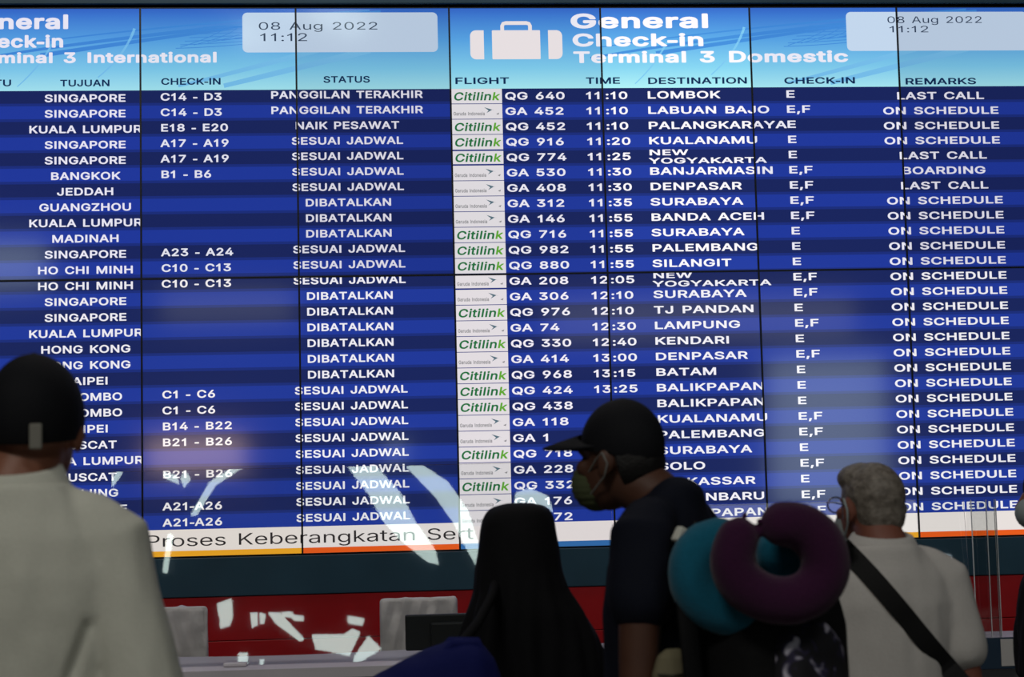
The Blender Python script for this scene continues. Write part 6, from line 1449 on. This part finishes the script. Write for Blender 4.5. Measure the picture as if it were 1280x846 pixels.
wp = empty('waist_pouch', (-.105, -4.045, 1.02))
tag(wp, 'small beige pouch at the hip of the capped person, just behind the arm', 'pouch')
bm = bmesh.new()
loft(bm, [(0, 0, 0, .02, .015), (0, 0, .03, .036, .026), (0, 0, .12, .038, .028), (.005, 0, .16, .03, .022), (.01, 0, .175, .018, .012)], 24, 2.6)
pb = fuse('pouch_body', bm, mat('beige_canvas', (112, 106, 84), .85, .15, bump=.1, scale=120), wp, .005, 3, wrinkle(2, .003))
bm = bmesh.new()
tube(bm, [(-.028, -.028, .125), (0, -.032, .122), (.028, -.028, .125)], [.0025] * 3, 6)
bm_obj('zip', bm, mat('zip_dark', (40, 38, 32), .4), pb, True)


def pillow(name, pts, y0, rad, m, label, dy=None):
    P3 = []
    for i, (u, v) in enumerate(pts):
        P3.append(at(u, v, y0 + (dy[i] if dy else 0)))
    # smooth path
    def cr(a, b, c, d, t):
        return 0.5 * ((2 * b) + (c - a) * t + (2 * a - 5 * b + 4 * c - d) * t * t + (3 * b - a - 3 * c + d) * t ** 3)
    Q, RR = [], []
    n_ = len(P3)
    for i in range(n_ - 1):
        a, b, c, d = P3[max(i - 1, 0)], P3[i], P3[i + 1], P3[min(i + 2, n_ - 1)]
        for k in range(5):
            t = k / 5
            Q.append(cr(a, b, c, d, t))
            RR.append(rad[i] + (rad[i + 1] - rad[i]) * t)
    Q.append(P3[-1])
    RR.append(rad[-1])
    base = sum(Q, Vector()) / len(Q)
    root = empty(name, base)
    tag(root, label, 'neck pillow', 'neck pillows on the backpack')
    bm = bmesh.new()
    tube(bm, [q - base for q in Q], RR, 24)
    fuse('cushion', bm, m, root, .007, 5, wrinkle(4, .003))
    bm = bmesh.new()
    for e in (0, -1):
        d = (Q[0] - Q[1]).normalized() if e == 0 else (Q[-1] - Q[-2]).normalized()
        c = Q[e] - base + d * RR[e] * .95
        tube(bm, [c - d * .01, c + d * .008], [.006, .005], 8)
    bm_obj('end_toggle', bm, m, root, True)
    return root


m_purple = mat('purple_plush', (54, 21, 50), 0.95, 0.1, bump=.25, scale=160, vary=.08, sheen=.15)
m_tealp = mat('teal_plush', (20, 90, 114), 0.95, 0.1, bump=.25, scale=160, vary=.08, sheen=.15)
pillow('neck_pillow', [(922, 672), (915, 702), (930, 732), (968, 750), (1008, 744), (1031, 716), (1026, 682), (1003, 660), (978, 655)], -4.20,
       [.043, .046, .048, .049, .050, .050, .052, .051, .047], m_purple, 'purple neck pillow in front of the teal one', dy=[0, 0, 0, 0, 0, 0, 0, 0, -.01])
pillow('neck_pillow', [(898, 674), (873, 690), (866, 722), (884, 752), (922, 764), (960, 750), (980, 724), (972, 690)], -4.09,
       [.048, .052, .053, .053, .053, .052, .052, .048], m_tealp, 'teal neck pillow behind the purple one', dy=[0] * 8)

# --- grey-haired man in white polo shirt with crossbody strap
m_polo = mat('polo_cloth', (186, 182, 178), 0.85, 0.15, bump=.12, scale=150, vary=.03)
X, Y, H = 0.536, -3.42, 1.635
HY = R(13)
root, key = person('person', X, Y, H, 'person with short grey hair, white polo shirt and black crossbody strap, at right', R(6), HY, m_skin, .93, head_off=(-.006, .01, -.048), hs=.94)
shp = shirt(root, key, m_polo, 'polo_shirt', sw=.93, grow=.032, sleeve=.42, sl_r=(.068, .070, .072), seed=21, neck=1.455, amp=.005, slope=.01,
            creases=(((.12, -.13, 1.22), (.15, -.13, .98), .018, -.007), ((.02, -.13, 1.22), (.04, -.13, .95), .02, -.004), ((-.1, -.13, .98), (.1, -.13, 1.0), .015, -.006)))
collar(shp, key, m_polo, .070, .090, 1.428, 1.478, R(10))
hc = key['hc']
RH = Matrix.Rotation(HY, 3, 'Z')
P = key['P']
bm = bmesh.new()
ell(bm, P(0, -.016, .026), (.073, .092, .085), RH, 28, 20)
ell(bm, P(-.008, .022, .074), (.062, .066, .040), RH)
ell(bm, P(0, -.050, -.020), (.063, .054, .066), RH)


def grey_hair():
    m = bpy.data.materials.new('grey_hair')
    m.use_nodes = True
    nt = m.node_tree
    b = nt.nodes['Principled BSDF']
    b.inputs['Roughness'].default_value = .6
    tc = nt.nodes.new('ShaderNodeTexCoord')
    n1 = nt.nodes.new('ShaderNodeTexNoise')
    n1.inputs['Scale'].default_value = 60
    n1.inputs['Detail'].default_value = 5
    r1 = nt.nodes.new('ShaderNodeValToRGB')
    e = r1.color_ramp.elements
    e[0].position, e[0].color = .35, lin((88, 80, 72))
    e[1].position, e[1].color = .68, lin((126, 118, 108))
    bp = nt.nodes.new('ShaderNodeBump')
    bp.inputs['Strength'].default_value = .5
    bp.inputs['Distance'].default_value = .01
    nt.links.new(tc.outputs['Object'], n1.inputs['Vector'])
    nt.links.new(n1.outputs['Fac'], r1.inputs[0])
    nt.links.new(r1.outputs[0], b.inputs['Base Color'])
    nt.links.new(n1.outputs['Fac'], bp.inputs['Height'])
    nt.links.new(bp.outputs[0], b.inputs['Normal'])
    return m


hr = fuse('hair', bm, grey_hair(), root, .0055, 2, lambda p, n: .0014 * noise.noise(p * 55),
          [(P(0, -.02, -.052), RH @ Vector((0, .35, -1))), (P(0, .050, .04), RH @ Vector((0, 1, -.35)))])
hr['label'] = 'short grey hair, darker on top'
bm = bmesh.new()
for sx in (-1, 1):
    bmesh.ops.create_circle(bm, cap_ends=False, segments=4, radius=.0001)
    tube(bm, [P(sx * .092, -.022, .004), P(sx * .090, .04, .012), P(sx * .072, .098, .012)], [.0022] * 3, 6)
    ring = [P(sx * .036 + .028 * math.cos(a), .112 - .006 * abs(math.cos(a)), .004 + .021 * math.sin(a)) for a in (2 * math.pi * k / 16 for k in range(17))]
    tube(bm, ring, [.0022] * 17, 6)
bm_obj('glasses', bm, mat('glasses_metal', (150, 150, 155), .25, .5, 1.0), root, True)
bm = bmesh.new()
ell(bm, P(0, .062, -.058), (.058, .062, .060), RH, 24, 16)
mk = fuse('face_mask', bm, m_mask, root, .006, 3, None, [(P(0, .058, -.05), RH @ Vector((0, -1, 0))), (P(0, .09, -.010), RH @ Vector((0, .2, 1)))])
bm = bmesh.new()
for sx in (-1, 1):
    tube(bm, [P(sx * .058, .042, -.030), P(sx * .080, .010, .004), P(sx * .092, -.014, .020), P(sx * .095, -.032, -.010), P(sx * .086, -.018, -.044), P(sx * .060, .038, -.085)], [.003] * 6, 6)
bm_obj('mask_strap', bm, m_mask, mk, True)

# crossbody bag of the grey-haired man: the strap lies on the shirt
bpy.context.view_layer.update()
bv = BVHTree.FromPolygons([root.matrix_world @ v.co for v in shp.data.vertices], [tuple(p.vertices) for p in shp.data.polygons])
cb = empty('crossbody_bag', (X, Y, .95))
tag(cb, 'black crossbody bag, its strap across the white polo shirt', 'bag')
L = []
strap_pts = [(1052, 682), (1064, 694), (1085, 716), (1108, 742), (1130, 768), (1150, 793), (1172, 819), (1196, 846), (1222, 878)]
strap_pts = [(a[0] + (b[0] - a[0]) * k / 5, a[1] + (b[1] - a[1]) * k / 5) for a, b in zip(strap_pts, strap_pts[1:]) for k in range(5)]
for u, v in strap_pts:
    p = at(u, v, -3.55)
    d = (p - CAM).normalized()
    h = bv.ray_cast(CAM, d)
    q = h[0] if h[0] is not None and abs(h[0].y + 3.5) < .4 else p
    L.append(q - d * .009)
for i in range(6):
    L = [L[0]] + [(L[j - 1] + L[j] * 2 + L[j + 1]) / 4 for j in range(1, len(L) - 1)] + [L[-1]]
L += [L[-1].lerp(Vector((.836, -3.43, .985)), k / 4) for k in range(1, 5)]
V, F = [], []
for i, q in enumerate(L):
    t = (L[min(i + 1, len(L) - 1)] - L[max(i - 1, 0)]).normalized()
    nrm = (CAM - q).normalized()
    w = t.cross(nrm).normalized() * .0235
    for k in (w + nrm * .004, -w + nrm * .004, -w - nrm * .004, w - nrm * .004):
        V.append(q + k - cb.location)
for i in range(len(L) - 1):
    for k in range(4):
        F.append((4 * i + k, 4 * i + (k + 1) % 4, 4 * i + 4 + (k + 1) % 4, 4 * i + 4 + k))
F += [(3, 2, 1, 0), tuple(4 * (len(L) - 1) + k for k in range(4))]
mesh_obj('strap', V, F, mat('black_webbing', (16, 16, 17), .7, .25, bump=.2, scale=300), cb)
bm = bmesh.new()
loft(bm, [(.30, .02, -.22, .04, .08), (.30, .02, -.18, .05, .10), (.30, .02, .0, .05, .10), (.30, .02, .03, .03, .08)], 28, 3)
fuse('pouch', bm, m_pack, cb, .01, 3)

# --- dark blue cloth bag beside the woman in black
m_blue = mat('blue_cloth', (16, 22, 78), .85, .15, bump=.15, scale=110)
bb = empty('cloth_bag', (-.60, -3.55, .782))
tag(bb, 'large dark blue cloth bag beside the person in black, below the monitor', 'bag')
bm = bmesh.new()
loft(bm, [(0, 0, 0, .14, .08), (0, 0, .05, .19, .10), (-.01, 0, .24, .20, .10), (.015, 0, .31, .165, .095), (.05, 0, .36, .115, .08), (.075, 0, .39, .065, .06), (.085, 0, .405, .03, .03)], 40, 2.3)
fuse('bag_body', bm, m_blue, bb, .009, 5, wrinkle(31, .006))
for q in (-1, 1):
    bm = bmesh.new()
    tube(bm, [(.02, q * .04, .36), (.06, q * .04, .40), (.12, q * .03, .40), (.15, q * .03, .32)], [.011] * 4, 8)
    bm_obj('bag_handle', bm, m_blue, bb, True)

bm = bmesh.new()
o_ = Vector(bb.location)
tube(bm, [Vector(p) - o_ for p in ((-.54, -3.53, 1.15), (-.47, -3.42, 1.215), (-.425, -3.31, 1.275), (-.405, -3.20, 1.315), (-.41, -3.08, 1.285), (-.45, -3.02, 1.20), (-.52, -3.10, 1.12), (-.58, -3.40, 1.10), (-.60, -3.50, 1.10))], [.013] * 9, 8)
bm_obj('shoulder_strap', bm, m_black, bb, True)['label'] = 'black shoulder strap'

# --- person at the right photo edge
X, Y, H = 1.338, -2.60, 1.60
root, key = person('person', X, Y, H, 'person in black head covering and white mask, cut by the right photo edge', R(75), 0, m_skin2, .9, hs=.98)
hc = key['hc']
P = key['P']
bm = bmesh.new()
ell(bm, hc + Vector((0, -.012, .022)), (.098, .104, .105))
ell(bm, hc + Vector((0, -.01, -.10)), (.10, .10, .12))
loft(bm, [(0, 0, .95, .20, .15), (0, 0, 1.10, .20, .15), (0, -.01, 1.22, .18, .14), (0, -.01, 1.30, .13, .11), (0, -.01, 1.38, .09, .09)], 40)
fuse('head_covering', bm, m_black, root, .009, 4, veil)
bm = bmesh.new()
ell(bm, P(0, .070, -.050), (.050, .050, .050), None, 20, 14)
fuse('face_mask', bm, m_mask, root, .006, 3, None, [(P(0, .045, 0), (0, -1, 0))])
bm = bmesh.new()
loft(bm, [(0, 0, .03, .22, .17), (0, 0, .4, .20, .16), (0, 0, .8, .18, .15), (0, 0, 1.02, .17, .14)], 48)
for sd in (-1, 1):
    sh, el, wr = key['arm'][sd]
    tube(bm, [sh, el, el.lerp(wr, .85)], [.068, .062, .055], 16)
fuse('robe', bm, m_black, root, .012, 3, veil)
